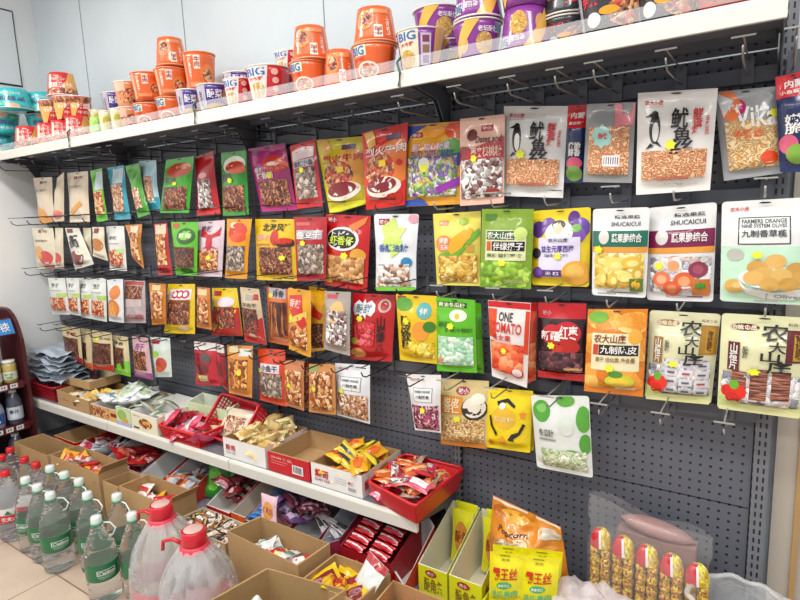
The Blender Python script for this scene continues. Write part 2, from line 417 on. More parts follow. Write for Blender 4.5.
# ------------------------------------------------------------------ the pegboard rack
def peg_mat():
    m, nt, b = newmat('pegboard'); N = nt.nodes.new
    tc = N('ShaderNodeTexCoord'); s = N('ShaderNodeSeparateXYZ'); lk(nt, tc.outputs['Object'], s.inputs[0])
    def cell(o, p):
        a = N('ShaderNodeMath'); a.operation = 'DIVIDE'; a.inputs[1].default_value = p; lk(nt, o, a.inputs[0])
        f = N('ShaderNodeMath'); f.operation = 'FRACT'; lk(nt, a.outputs[0], f.inputs[0])
        g = N('ShaderNodeMath'); g.operation = 'SUBTRACT'; g.inputs[1].default_value = .5; lk(nt, f.outputs[0], g.inputs[0])
        h = N('ShaderNodeMath'); h.operation = 'POWER'; h.inputs[1].default_value = 2; 
        ab = N('ShaderNodeMath'); ab.operation = 'ABSOLUTE'; lk(nt, g.outputs[0], ab.inputs[0]); lk(nt, ab.outputs[0], h.inputs[0]); return h.outputs[0]
    x = cell(s.outputs[0], .025); z = cell(s.outputs[2], .025)
    ad = N('ShaderNodeMath'); lk(nt, x, ad.inputs[0]); lk(nt, z, ad.inputs[1])
    l = N('ShaderNodeMath'); l.operation = 'LESS_THAN'; l.inputs[1].default_value = .0225; lk(nt, ad.outputs[0], l.inputs[0])
    mx = N('ShaderNodeMix'); mx.data_type = 'RGBA'; mx.inputs[6].default_value = lin('5e616b'); mx.inputs[7].default_value = lin('141518')
    lk(nt, l.outputs[0], mx.inputs[0]); lk(nt, mx.outputs[2], b.inputs['Base Color']); b.inputs['Roughness'].default_value = .5
    return m
def slot_mat():
    m, nt, b = newmat('slotted_upright'); N = nt.nodes.new
    tc = N('ShaderNodeTexCoord'); s = N('ShaderNodeSeparateXYZ'); lk(nt, tc.outputs['Object'], s.inputs[0])
    def band(o, p, w, off=0):
        a = N('ShaderNodeMath'); a.operation = 'ADD'; a.inputs[1].default_value = off; lk(nt, o, a.inputs[0])
        d = N('ShaderNodeMath'); d.operation = 'DIVIDE'; d.inputs[1].default_value = p; lk(nt, a.outputs[0], d.inputs[0])
        f = N('ShaderNodeMath'); f.operation = 'FRACT'; lk(nt, d.outputs[0], f.inputs[0])
        l = N('ShaderNodeMath'); l.operation = 'LESS_THAN'; l.inputs[1].default_value = w; lk(nt, f.outputs[0], l.inputs[0]); return l.outputs[0]
    z = band(s.outputs[2], .025, .58); x = band(s.outputs[0], .013, .36, .0045+.013*400)
    mu = N('ShaderNodeMath'); mu.operation = 'MULTIPLY'; lk(nt, x, mu.inputs[0]); lk(nt, z, mu.inputs[1])
    mx = N('ShaderNodeMix'); mx.data_type = 'RGBA'; mx.inputs[6].default_value = lin('70737b'); mx.inputs[7].default_value = lin('17181b')
    lk(nt, mu.outputs[0], mx.inputs[0]); lk(nt, mx.outputs[2], b.inputs['Base Color']); b.inputs['Roughness'].default_value = .45
    return m
PEG = peg_mat(); SLOT = slot_mat()
rack = thing('pegboard_rack', (-1.8, 0, 0), 'long dark grey pegboard rack standing against the back wall behind the hanging snack bags', 'display rack')
def rb(name, a, bb, m):
    x = MB(); x.box(a, bb, m); return x.build(name, rack, loc=(0, 0, 0))
for k in range(5):
    xc = -.9*k
    if k == 0: a, c = -.014, .021
    else: a, c = xc-.016, xc+.016
    o = rb('upright', (a, -.012, .0), (c, .05, 2.0 if k == 0 else 1.825), SLOT); 
    o.parent = rack; o.matrix_parent_inverse = Matrix.Translation((1.8, 0, 0))
for k in range(4):
    x1 = -.9*k-.017; x0 = -.9*(k+1)+.017
    zs = [.02, .213, .613, 1.013, 1.413, 1.795]
    for z0, z1 in zip(zs, zs[1:]):
        o = rb('back_panel', (x0, 0, z0+.002), (x1, .012, z1-.002), PEG); o.matrix_parent_inverse = Matrix.Translation((1.8, 0, 0))
    o = rb('back_panel', (x0, 0, 1.799), (x1, .012, 1.834), PEG); o.matrix_parent_inverse = Matrix.Translation((1.8, 0, 0))
    for r, z in RZ.items():
        o = rb('cross_rail', (x0-.004, -.030, z-.02), (x1+.004, -.012, z+.016), mat('#585b64', .45)); o.matrix_parent_inverse = Matrix.Translation((1.8, 0, 0))
# shelves: one per bay
def shelf(k, z, D, label, h=.046, first=False, dark=False):
    x1 = -.9*k-.002; x0 = -.9*(k+1)+.002
    t = thing('metal_shelf', ((x0+x1)/2, -D/2, z), label, 'shelf', 'metal shelf boards of the rack')
    b = MB(); b.box((x0, -D+.012, z-.008), (x1, -.001 if z > 1 else -.013, z), GREY)
    b.box((x0+.02, -D+.03, z-.026), (x1-.02, -D+.05, z-.008), GREYD); b.box((x0+.02, -.06, z-.03), (x1-.02, -.04, z-.008), GREYD)
    b.build('board', t)
    b = MB(); n = 6
    prof = [(-D+.012, z+.001), (-D+.004, z-.002), (-D, z-.01), (-D, z-h), (-D+.012, z-h)]
    b.slab([(x0, y, zz) for y, zz in prof], (1, 0, 0), x1-x0, LIP); b.build('price_lip', t)
    for s, xx in ((1, x0+.004), (-1, x1-.007)):
        b = MB(); b.slab([(xx, -.013, z-.008), (xx, -D+.03, z-.008), (xx, -D+.04, z-.03), (xx, -.10, z-.055), (xx, -.045, z-.14), (xx, -.013, z-.14)], (1, 0, 0), .003, GREYD); b.build('bracket', t)
    return t
nm = ['nearest the right end', 'second from the right end', 'third from the right end', 'farthest left']
for k in range(4):
    z = 1.835; t = shelf(k, z, .296, 'top white-lipped shelf board under the cup noodles, '+nm[k])
    b = MB(); x1 = -.9*k-.006; x0 = -.9*(k+1)+.006
    b.box((x0, -.293, z+.002), (x1, -.2915, z+.03), clear_film('clear_guard', .8, rough=.08, bump=0)); b.build('clear_guard', t)
    if k:
        xx = -.9*k
        c = MB(); c.tube([(xx, -.288, z+.035), (xx-.006, -.3, z+.02), (xx+.005, -.303, z-.01), (xx-.003, -.301, z-.045)], .0035, mat('#2a4a44', .4)); 
        tag(c.build('shelf_clip', loc=(xx, -.3, z)), ['', 'dark clip on the top shelf edge below the purple cups', 'dark clip on the top shelf edge below the purple pictured cup', 'small clip on the top shelf edge below the red cups'][k], 'clip')
for k in (1, 2, 3): shelf(k, .474, .29, 'middle white-lipped shelf board carrying the boxes and baskets, '+nm[k], h=.048)
for k in range(4):
    t = shelf(k, .215, .35, 'bottom deck board of the rack at floor level, '+nm[k], h=.05)
    x1 = -.9*k-.002; x0 = -.9*(k+1)+.002
    b = MB(); b.box((x0, -.33, 0), (x1, -.32, .165), GREYD); b.build('kick_plate', t)

# ------------------------------------------------------------------ light
def ceiling_light(x, y, lx, ly, power, label, c=(1, .985, .95)):
    t = thing('ceiling_light', (x, y, 2.98), label, 'ceiling light', 'ceiling light panels')
    b = MB(); b.box((x-lx/2-.02, y-ly/2-.02, 2.96), (x+lx/2+.02, y+ly/2+.02, 2.998), mat('#f2f2f2')); b.build('frame', t)
    m, nt, bs = newmat('light_diffuser'); bs.inputs['Emission Color'].default_value = (*c, 1); bs.inputs['Emission Strength'].default_value = 4
    b = MB(); b.box((x-lx/2, y-ly/2, 2.954), (x+lx/2, y+ly/2, 2.9595), m); b.build('diffuser', t)
    ld = bpy.data.lights.new('panel_light', 'AREA'); ld.shape = 'RECTANGLE'; ld.size = lx; ld.size_y = ly; ld.energy = power; ld.color = c
    o = bpy.data.objects.new('panel_light', ld); COL.objects.link(o); o.location = (0, 0, -.04); o.parent = t
for i, x in enumerate((.6, -1.0, -2.6)):
    ceiling_light(x, -1.35, 1.2, .3, 31 if i < 2 else 38, 'ceiling light panel over the aisle, '+['right', 'middle', 'left'][i]+' of the near row')
    ceiling_light(x, -2.9, 1.2, .3, 24, 'ceiling light panel over the aisle, '+['right', 'middle', 'left'][i]+' of the far row')
w = bpy.data.worlds.new('world'); bpy.context.scene.world = w; w.use_nodes = True
w.node_tree.nodes['Background'].inputs[0].default_value = (.93, .96, 1, 1); w.node_tree.nodes['Background'].inputs[1].default_value = .74
vs = bpy.context.scene.view_settings; vs.view_transform = 'Standard'; vs.look = 'None'; vs.exposure = -.36; vs.gamma = 1; vs.use_curve_mapping = False

# ------------------------------------------------------------------ bags, row by row (right to left)
def Q(*a): return [(a[i], a[i+1]) for i in range(0, 8, 2)]
R, E_, Tx, W_, S_ = 'r', 'e', 't', 'w', 's'
W0, K0, RD = '#e8e6e2', '#1c1a1c', '#c8141e'
def penguin(u, v):
    return [(E_, u, v, .075, .15, K0), (E_, u+.012, v+.035, .045, .095, W0), (E_, u-.01, v-.13, .05, .045, K0), ('p', [(u-.055, v-.15), (u-.14, v-.115), (u-.05, v-.115)], K0),
            ('p', [(u-.05, v+.14), (u-.12, v+.2), (u+.0, v+.17)], K0), ('p', [(u+.0, v+.14), (u+.11, v+.19), (u+.05, v+.13)], K0)]
def squid_white(): return [(Tx, .1, .08, .34, .13, '农大小庄', RD), (R, .1, .145, .34, .15, '#d8a0a0')]+penguin(.25, .36)+[(Tx, .46, .17, .68, .38, '鱿', K0), (Tx, .5, .36, .72, .49, '鱼', K0), (Tx, .46, .46, .76, .62, '丝', K0),
            (Tx, .73, .18, .86, .44, '鲜\n香\n烤', RD), (Tx, .89, .26, .94, .44, '手\n撕\n丝', RD), (W_, .08, .58, .93, .86, 'squid'), (R, .3, .84, .72, .875, '#c87860')]
bag('A', 'white squid strip bag with penguin below the shelf, nearest the right end', Q(638,93,718,88,710,190,636,195), W0, squid_white()+[(S_, .47, .53, .08, .055)])
bag('A', 'white squid strip bag with penguin, beside the pink date candy bag', Q(504,106,568,106,563,198,503,196), '#dcdcda', squid_white()+[(S_, .33, .53, .08, .055)])
bag('A', 'navy and red snack bag cut off by the right edge of the photo', Q(775,77,812,68,812,172,780,172), '#1c2a5c', [(R, 0, 0, 1, .24, '#cc1c28'), (Tx, .25, .07, .8, .15, '内蒙', W0), (Tx, .1, .17, .85, .21, '小鱼酱味', W0), (Tx, .2, .42, .75, .62, '嫩\n脆', W0), (E_, .3, .72, .3, .1, '#d05a78'), (E_, .55, .82, .35, .1, '#7aa83c')])
bag('A', 'clear bag of tangled dried squid noodles with an orange and magenta logo', Q(714,92,779,86,783,173,724,181), '#9a9c9e', [('p', [(.02, .0), (.28, .0), (.42, .16), (.3, .4), (.1, .3)], '#e0702c'), (E_, .32, .2, .17, .1, '#c02870'), (Tx, .2, .16, .44, .24, '棒棒', W0), ('p', [(.0, .0), (.3, .12), (.12, .3)], '#ccccce'), (W_, .12, .36, .95, .9, 'noodle'), (Tx, .3, .2, .95, .44, 'Vika', W0), (Tx, .25, .46, .72, .56, '手撕丝', '#e8602c'), (E_, .8, .8, .14, .08, '#e04c24'), (S_, .93, .3, .1, .06)])
bag('A', 'clear bag of squid strips with a pale aqua label and barcode', Q(587,104,636,102,632,183,583,182), '#8e8f90', [(W_, .1, .3, .92, .9, 'squid'), ('p', [(.58, .0), (.74, .02), (.76, .14), (.93, .14), (.96, .0), (1, .02), (.98, .28), (.64, .3)], '#d88088'), ('p', star(.38, .42, .22, .16, 8, .75), '#9ccfc8'), (Tx, .3, .38, .5, .46, '鱿', '#c03c4c'), (R, .42, .66, .76, .8, '#e4e0e0')]+[(R, .45+.045*i, .68, .462+.045*i, .77, K0) for i in range(7)])
bag('A', 'narrow navy and red snack bag between the two squid bags', Q(568,105,589,104,584,183,565,183), '#202c5a', [(R, 0, 0, 1, .3, '#c41c28'), (Tx, .2, .1, .85, .18, '内蒙', W0), (Tx, .15, .22, .9, .26, '蒙古风味', W0), (Tx, .2, .48, .8, .66, '嫩脆\n鲜香', W0), (E_, .5, .75, .4, .08, '#c8506c'), (E_, .5, .88, .42, .1, '#6c9c44')])
bag('A', 'pink date candy bag with silver wrapped sweets in its window', Q(460,119,505,114,504,203,460,206), '#e4b8a4', [(E_, .3, .2, .12, .07, '#6c2824'), (R, .5, .1, .76, .17, '#b81c2c'), (Tx, .54, .115, .72, .155, '味小', W0), (Tx, .4, .22, .95, .3, 'Dates and', '#5c2420'), (E_, .1, .42, .24, .1, '#94242c'), ('p', [(.2, .38), (1, .24), (1, .5), (.2, .5)], '#b4343c'), (Tx, .3, .34, .96, .46, '枣夹核桃糖', '#e8c4b4'), (W_, .05, .48, .97, .92, 'silver'), (E_, .8, .85, .16, .05, '#a03030'), (S_, .37, .47, .08, .05)], dY=.006)
bag('A', 'orange and yellow fruity taste candy bag with rainbow corners', Q(406,125,462,121,461,204,406,207), '#e0a02c', [('p', [(0, .02), (.4, .02), (.1, .14), (0, .3)], '#2c4ca0'), (E_, .25, .12, .2, .07, '#f0c838'), (R, .12, .1, .34, .17, '#b02038'), (Tx, .15, .115, .31, .155, '味小', W0), (E_, .85, .35, .2, .15, '#5ca03c'), (E_, .97, .45, .14, .08, '#243c94'), (E_, .52, .1, .2, .08, '#f0a030'), (E_, .9, .1, .18, .1, '#d84c20'), (W_, .06, .4, .94, .88, 'rainbow'), (Tx, .16, .24, .84, .33, '果味软心糖果', '#e8c8ec'), (Tx, .14, .33, .9, .42, 'FRUITY TASTE CANDY', '#2c2c8c'), ('p', [(.6, .78), (1, .66), (1, .76), (.65, .86)], '#8c2c9c'), ('p', [(0, .92), (.3, .9), (.45, 1), (0, 1)], '#2c54a8'), (E_, .4, .5, .1, .09, W0), (S_, .4, .54, .09, .06)])
def beef(c1, c2): return [(E_, .75, .45, .5, .28, c2), ('p', [(.05, .02), (.25, .0), (.34, .2), (.16, .24)], '#d8a84c'), (R, .55, .1, .85, .17, '#5c4468'), (E_, .42, .52, .36, .2, 'beef'), (E_, .5, .74, .42, .13, '#e4dcd0'), (E_, .46, .71, .36, .1, '#7c2028'), (Tx, .1, .23, 1.0, .34, '烈火牛肉', c1), (R, .42, .4, .58, .48, '#ecc82c')]
bag('A', 'red spicy beef noodle snack bag left of the fruity candy bag', Q(362,133,408,122,405,205,366,210), '#cc2218', beef(W0, '#e0782c')+[(E_, .75, .9, .2, .07, '#c82c24')], dY=.01)
bag('A', 'olive yellow spicy beef noodle snack bag', Q(316,140,363,136,367,204,330,215), '#c8b820', beef('#c01818', '#d89428')+[(E_, .5, .96, .5, .06, '#d8d830')], dY=.01)
bag('A', 'red and white striped dried fish snack bag', Q(290,146,315,139,323,206,297,209), '#c8323a', [('p', [(.06, .1), (.5, .06), (.94, .1), (.9, .24), (.1, .26)], '#e8d4d4'), (R, .1, .26, .9, .38, '#b8b4bc'), (Tx, .14, .28, .88, .37, '香辣小鱼', '#54505c'), (W_, .12, .4, .9, .86, 'dried'), (E_, .4, .1, .25, .05, '#e88080'), (S_, .45, .42, .1, .05)], dY=.01)
bag('A', 'magenta sausage snack bag with red sausages printed on it', Q(248,149,285,143,297,210,262,212), '#a82470', [(R, .06, .05, .3, .11, '#5c2c5c'), (E_, .66, .24, .3, .08, '#c83420'), (E_, .7, .31, .32, .07, '#e0643c'), (E_, .66, .36, .3, .06, '#b82c1c'), (E_, .6, .28, .12, .03, '#f0e0d0'), (Tx, .1, .32, .55, .4, '香辣味', '#d8ccd4'), (Tx, .14, .4, .62, .5, '烤香肠', '#e8e0e0'), (W_, .14, .53, .92, .92, 'meat'), (S_, .52, .46, .09, .05)], dY=.01)
def sausage_green(): return [(E_, .55, .2, .42, .13, '#e4e8d8'), (E_, .6, .24, .34, .09, '#c0361c'), (E_, .7, .3, .28, .05, '#d85430'), (Tx, .04, .34, .5, .46, '老香肠', '#5c5468'), (W_, .12, .53, .92, .93, 'meat'), (S_, .47, .45, .1, .05)]
bag('A', 'green sausage snack bag beside the magenta one', Q(221,153,246,150,249,215,223,216), '#2c8c2c', sausage_green())
bag('A', 'tall glossy red snack bag with a clear window', Q(195,157,213,151,221,214,197,216), '#b01c24', [(W_, .2, .42, .82, .88, 'silver'), (E_, .5, .35, .2, .05, '#e0a0a4'), (E_, .7, .95, .3, .04, '#d02028')], Y=-.09, waist=.08)
bag('A', 'bright green jerky bag with red meat printed at its top', Q(166,160,194,156,189,213,160,213), '#3ca024', [(E_, .55, .22, .42, .13, '#b83c24'), (E_, .7, .16, .25, .05, '#d8a080'), (Tx, .1, .34, .55, .46, '手撕肉', '#5c5468'), (W_, .14, .52, .92, .93, 'meat'), (S_, .55, .46, .09, .04)], Y=-.09)
bag('A', 'light blue and teal snack pack behind the green jerky bag', Q(139,161,156,160,161,209,147,210), '#a8ccd8', [(R, 0, .75, 1, 1, '#2c94ac'), (W_, .2, .32, .8, .82, 'cabb')], Y=-.1, waist=.15)
bag('A', 'twisted green snack pack between two teal packs', Q(125,166,139,163,150,214,138,218), '#4c9c34', [(W_, .2, .45, .8, .85, 'cabb')], Y=-.1, waist=.2)
bag('A', 'teal snack pack with pale noodles in its window', Q(107,168,124,165,131,219,115,220), '#3c9cb0', [(R, .35, .05, .9, .32, '#b8ccd4'), (W_, .15, .34, .85, .84, 'cabb')], Y=-.11, waist=.12)
bag('A', 'narrow green and silver twisted snack pack', Q(90,171,102,168,108,220,97,223), '#5cb82c', [(R, .5, .05, 1, .4, '#b4c4c4'), (W_, .3, .42, .95, .88, 'ambermeat')], Y=-.11, waist=.2)
def beige(c, pic): return [(R, .35, .08, .5, .14, '#8c3030'), (Tx, .52, .08, .75, .13, '天然', '#6c4c44'), (Tx, .12, .26, .8, .31, '轻食薯条', '#8c7c70'), pic, (R, .1, .95, .9, .98, c)]
bag('A', 'beige pouch with a golden stick printed on it, top row', Q(67,173,88,171,90,222,70,223), '#dcccb4', beige('#e8dcc8', ('p', [(.18, .78), (.7, .58), (.82, .64), (.3, .86)], '#e09c3c')), Y=-.11, waist=.05)
bag('A', 'narrow beige pouch turned sideways between two wider ones', Q(57,178,64,172,64,221,53,222), '#d8c8b0', [(E_, .5, .85, .45, .1, '#e08070')], Y=-.1)
bag('A', 'leftmost beige pouch of the top row with orange and red print', Q(33,178,52,177,55,221,40,225), '#dcccb4', beige('#d05c4c', ('p', [(.1, .6), (.6, .72), (.9, 1), (0, 1)], '#e8a040'))+[(E_, .6, .92, .35, .06, '#d0605c')], Y=-.12, waist=.08)
# row B
bag('B', 'white and mint pouch of olives in a bowl, far right', Q(722,202,812,197,812,306,720,301), '#e6e8e6', [(R, 0, .44, 1, 1, '#c2e6cc'), (Tx, .1, .06, .32, .1, '农大小庄', RD), (R, .2, .16, .78, .42, '#2c3434'), (R, .215, .17, .765, .41, '#e6e8e6'), (Tx, .24, .18, .74, .22, 'FARMERS ORANGE', '#30383c'), (Tx, .24, .225, .74, .26, 'NINE SYSTEM OLIVES', '#30383c'), (Tx, .24, .28, .74, .35, '九制香草榄', '#30383c'), (E_, .17, .52, .1, .06, '#b8b8b0'), (E_, .62, .74, .42, .11, '#e4e8e4'), *[(E_, a, b, .115, .068, '#'+c) for a, b, c in ((.42, .64, 'd0a050'), (.62, .58, 'dcb062'), (.84, .66, 'cc9c4c'), (.5, .7, 'd8ac5c'), (.68, .71, 'e0b868'), (.9, .74, 'd4a452'), (.38, .74, 'e0b464'), (.56, .8, 'd6a856'), (.76, .8, 'c89a48'))], ('p', [(.2, .76), (.3, .84), (.62, .88), (.94, .83), (1, .78), (1, .9), (.8, .95), (.5, .95), (.3, .9)], '#eef0ee'), (E_, .16, .83, .11, .07, '#dcac54'), (E_, .19, .82, .05, .03, '#e8c480'), (Tx, .6, .9, .9, .94, 'Olives', '#8ca498'), (S_, .42, .52, .07, .04)], rnd=True, T=.022)
def shuca(c): return [(R, .0, .25, 1, .44, c), (R, .0, .43, 1, .49, '#e89c3c'), (E_, .23, .32, .1, .08, '#d4d0cc'), (Tx, .4, .08, .85, .12, '精选果蔬', '#2c2c2c'), (Tx, .35, .15, .86, .2, 'SHUCAICUI', '#28282c'), (Tx, .38, .28, .9, .38, '蔬果脆综合', '#ece8e4'), (R, .3, .945, .85, .955, c)]
bag('B', 'white pouch of root vegetable crisps with a maroon band', Q(648,208,717,202,713,302,647,300), '#e6e6e6', shuca('#7c1c4c')+[(W_, .06, .53, .96, .9, 'candywrap'), *[x for a, b, r1, c1, c2 in ((.42, .62, .17, 'e0683c', 'f09c68'), (.58, .78, .16, 'dc6434', 'f0a070'), (.24, .76, .14, 'e8784c', 'f4b088'), (.78, .66, .14, '8c3450', 'a85068'), (.2, .62, .1, 'e4dccc', 'f0e8dc'), (.4, .86, .14, 'd86038', 'e88c60')) for x in ((E_, a, b, r1, r1*.6, '#'+c1), (E_, a, b, r1*.55, r1*.33, '#'+c2))], (R, .7, .76, .95, .93, '#c8742c'), ('p', star(.82, .83, .08, .05, 6), '#3c8c2c'), (E_, .86, .56, .06, .03, '#c8ccc8'), (S_, .2, .62, .07, .045)], rnd=True)
bag('B', 'white pouch of pale jackfruit crisps with a green band', Q(593,209,650,207,646,298,592,295), '#e4e6e6', shuca('#1c6c58')+[(W_, .06, .5, .95, .9, 'chips'), *[x for a, b, r1, r2, c1 in ((.2, .58, .16, .07, 'e4c050'), (.45, .62, .18, .08, 'ecd068'), (.74, .6, .17, .07, 'dcb844'), (.22, .78, .08, .1, 'e8c858'), (.42, .8, .09, .09, 'e0bc4c'), (.64, .76, .14, .06, 'f0d878'), (.84, .72, .08, .08, 'd8b040')) for x in ((E_, a, b, r1, r2, '#'+c1), (E_, a+.02, b+.01, r1*.6, r2*.5, '#f0dc88'))], (R, .72, .78, .95, .93, '#5c7c2c'), ('p', star(.83, .85, .08, .05, 8), '#e8b830'), (S_, .14, .46, .09, .05)], rnd=True)
bag('B', 'yellow preserved plum pouch with purple grapes', Q(533,211,591,207,589,287,532,285), '#e8cc20', [(E_, .12, .25, .13, .11, '#5c3484'), (E_, .3, .2, .13, .1, '#6c4494'), (E_, .73, .12, .1, .09, '#5c3484'), (E_, .84, .25, .16, .13, '#64409c'), (E_, .8, .34, .14, .1, '#7c54ac'), (E_, .78, .25, .09, .05, '#6ca83c'), (E_, .5, .3, .24, .15, '#e8e4dc'), (E_, .48, .2, .12, .06, '#4c4444'), (E_, .48, .25, .08, .06, '#e8c8a8'), (R, .14, .36, .86, .88, '#dcd8ec'), (Tx, .32, .37, .66, .42, '农大山庄', '#3c3468'), (Tx, .2, .46, .76, .55, '益生元厚西梅', '#4c2c8c'), (Tx, .26, .57, .66, .61, '〔益生元果干〕', '#4c3c6c'), (E_, .1, .56, .09, .07, '#2c2434'), (R, .12, .78, .56, .87, '#5c2c84'), (E_, .13, .82, .1, .08, '#6c4494'), (Tx, .28, .8, .52, .85, '无 核', W0), (E_, .8, .82, .24, .16, '#e8a83c'), (E_, .78, .8, .15, .1, '#f0bc5c'), (S_, .5, .6, .07, .05)], rnd=True)
bag('B', 'green pouch of preserved green grapes with a black title box', Q(482,209,534,209,531,289,480,287), '#7c9c28', [(E_, .2, .88, .3, .12, 'greens'), (E_, .6, .82, .42, .17, 'greens'), (E_, .3, .72, .35, .1, 'greens'), (E_, .5, .95, .45, .05, 'greens'), (R, .08, .06, .3, .14, '#4c7c2c'), (R, .12, .26, .9, .64, '#dce0b0'), (R, .14, .27, .7, .38, '#2c5c2c'), (Tx, .16, .28, .68, .37, '农大山庄', W0), (R, .26, .4, .88, .52, '#1c1c20'), (R, .15, .4, .24, .52, '#d0502c'), (Tx, .29, .41, .86, .51, '伴绿提子', W0), (E_, .8, .3, .12, .08, '#c4dc7c'), (Tx, .16, .55, .86, .6, '果脯蜜饯零食', '#4c5c34'), (Tx, .5, .87, .85, .93, 'delicious', '#dce8a8'), (S_, .48, .67, .09, .045)])
bag('B', 'pale yellow corn crisp pouch with a cob of corn on the front', Q(433,214,481,211,480,286,437,285), '#e0d45c', [(R, .14, .1, .34, .17, '#d8882c'), (Tx, .16, .11, .32, .16, '味小', W0), (E_, .25, .42, .2, .12, '#e08848'), (Tx, .14, .33, .36, .42, '爆脆', W0), (Tx, .16, .43, .36, .5, '玉米', W0), (E_, .66, .12, .1, .05, '#9cb83c'), ('p', [(.12, .56), (.4, .5), (.98, .22), (1, .3), (.6, .58), (.2, .66)], '#6ca82c'), ('p', [(.34, .5), (.42, .36), (.75, .2), (.87, .23), (.82, .34), (.62, .5), (.42, .56)], '#eca828'), (R, .74, .44, .9, .54, '#c89c3c'), (W_, .1, .58, .95, .95, 'corn')], dY=.004)
bag('B', 'white pouch of nougat sweets with green flower and blue title', Q(374,214,419,214,416,291,376,291), '#dce0e4', [(R, .12, .06, .36, .14, '#a82434'), (Tx, .15, .07, .33, .13, '味小', W0), ('p', star(.48, .3, .34, .26, 6, .55), '#c4dc6c'), (E_, .48, .26, .09, .05, '#c03030'), (E_, .9, .06, .12, .06, '#e09cac'), (Tx, .14, .38, .86, .48, '香酥油糖', '#2454a4'), (E_, .82, .62, .12, .07, '#2c84b4'), (W_, .08, .64, .88, .94, 'silverbean'), (R, 0, .945, 1, 1, '#6cc02c'), (E_, .18, .91, .14, .03, '#e89c4c')], waist=.05, rnd=True)
bag('B', 'red shrimp ball snack bag with a black oval name', Q(326,214,371,216,367,292,325,285), '#c01c20', [(R, .06, .03, .28, .11, '#a02840'), (Tx, .08, .04, .26, .1, '味小', W0), ('p', [(.55, .14), (.96, .0), (.9, .1), (.66, .22)], '#e07c3c'), (E_, .44, .32, .38, .16, W0), (E_, .42, .32, .34, .13, '#1c1c1c'), (Tx, .16, .28, .72, .4, '虾香仔', '#c8dc3c'), (Tx, .2, .22, .45, .28, '卜卜', W0), (E_, .8, .52, .16, .09, '#d8a03c'), (E_, .12, .9, .1, .05, '#d8c030'), (W_, .03, .55, .93, .9, 'nuts'), (S_, .53, .54, .09, .05)])
bag('B', 'dark red dried fish bag with grey title blocks', Q(294,217,327,217,326,281,297,281), '#b0202c', [(R, .08, .08, .5, .13, '#c8645c'), (R, .1, .2, .9, .34, '#b4a8b0'), (Tx, .12, .22, .38, .33, '鱼', W0), (R, .4, .21, .6, .33, '#443c44'), (Tx, .42, .22, .88, .32, '豆干', W0), (W_, .14, .42, .95, .88, 'dried'), (S_, .36, .4, .1, .05)])
bag('B', 'yellow seafood flavour bag with black title', Q(255,219,294,219,297,281,257,280), '#e0b81c', [(Tx, .22, .07, .95, .2, '北海风味', K0), (Tx, .08, .24, .5, .34, '香辣', '#e8a898'), (E_, .56, .3, .1, .13, '#c02c20'), (E_, .8, .38, .22, .08, '#3c2420'), (E_, .78, .35, .18, .05, '#cc3420'), (Tx, .08, .38, .45, .42, 'seafood', '#c8503c'), (W_, .13, .45, .93, .9, 'meat'), (S_, .74, .62, .08, .05)])
bag('B', 'orange crawfish snack pack with a wavy outline', Q(227,219,252,219,247,279,225,278), '#e0981c', [(E_, .5, .2, .38, .14, '#c83420'), (E_, .3, .1, .14, .05, '#ecd8c0'), (E_, .6, .3, .3, .08, '#d85030'), (W_, .1, .44, .9, .86, 'dried')], waist=.06)
bag('B', 'pink and white crawfish snack pouch', Q(197,222,225,220,222,277,196,276), '#d8c4cc', [(Tx, .2, .08, .6, .2, '香辣', '#6c4c64'), (E_, .58, .38, .12, .15, '#c01c30'), ('p', [(.5, .3), (.25, .26), (.26, .12), (.36, .2), (.58, .26)], '#c01c30'), ('p', [(.64, .3), (.9, .26), (.9, .1), (.78, .2), (.58, .26)], '#c01c30'), ('p', [(.3, .5), (.58, .42), (.9, .5), (.58, .46)], '#c01c30'), (W_, .12, .52, .88, .88, 'ambermeat'), (S_, .6, .65, .1, .05)], behind=0)
bag('B', 'bright green jerky bag with dark window', Q(171,222,198,222,197,276,176,275), '#5cb828', [(E_, .2, .07, .14, .05, '#c05c3c'), (E_, .6, .26, .34, .15, '#2c5c24'), (E_, .6, .24, .26, .09, '#7ccc3c'), (Tx, .36, .2, .84, .3, '鲜香', '#dcecc0'), (W_, .12, .46, .92, .84, 'jerky'), (E_, .6, .9, .28, .05, '#2c6c24')], Y=-.08)
bag('B', 'narrow red and tan twisted snack pack in the second row', Q(154,224,167,223,173,275,158,275), '#b83434', [(R, .1, .02, .9, .2, '#d8c8ac'), (W_, .12, .2, .88, .8, 'ambermeat'), (R, .2, .86, .8, .96, '#a81c28')], Y=-.1, waist=.12)
bag('B', 'amber cellophane snack pack twisted to a point', Q(125,225,142,224,144,269,133,258), '#c07c34', [(W_, .1, .2, .9, .9, 'ambermeat'), (R, .3, .03, .8, .2, '#e0d0b0')], Y=-.1, waist=.3)
bag('B', 'white pouch with red chili food printed low on it', Q(106,226,124,226,127,271,110,270), '#dcdcd8', [(Tx, .25, .22, .7, .3, '香辣', '#70706c'), (R, .1, .38, .8, .4, '#9c9c98'), (R, .55, .5, .95, .62, '#b8d88c'), (E_, .5, .72, .42, .2, 'chili'), (R, .1, .6, .9, .86, 'chili')], Y=-.11)
bag('B', 'small cream pack with brown print folded at its bottom', Q(92,227,104,227,108,261,93,256), '#d8d0b8', [(R, .2, .05, .6, .2, '#8c3030'), (E_, .55, .55, .4, .2, '#b8742c')], Y=-.11, waist=.2)
bag('B', 'thin cream pack beside the folded one', Q(83,228,91,228,93,262,84,254), '#d0ccb4', [(E_, .5, .6, .4, .22, '#b07c4c')], Y=-.1, waist=.15)
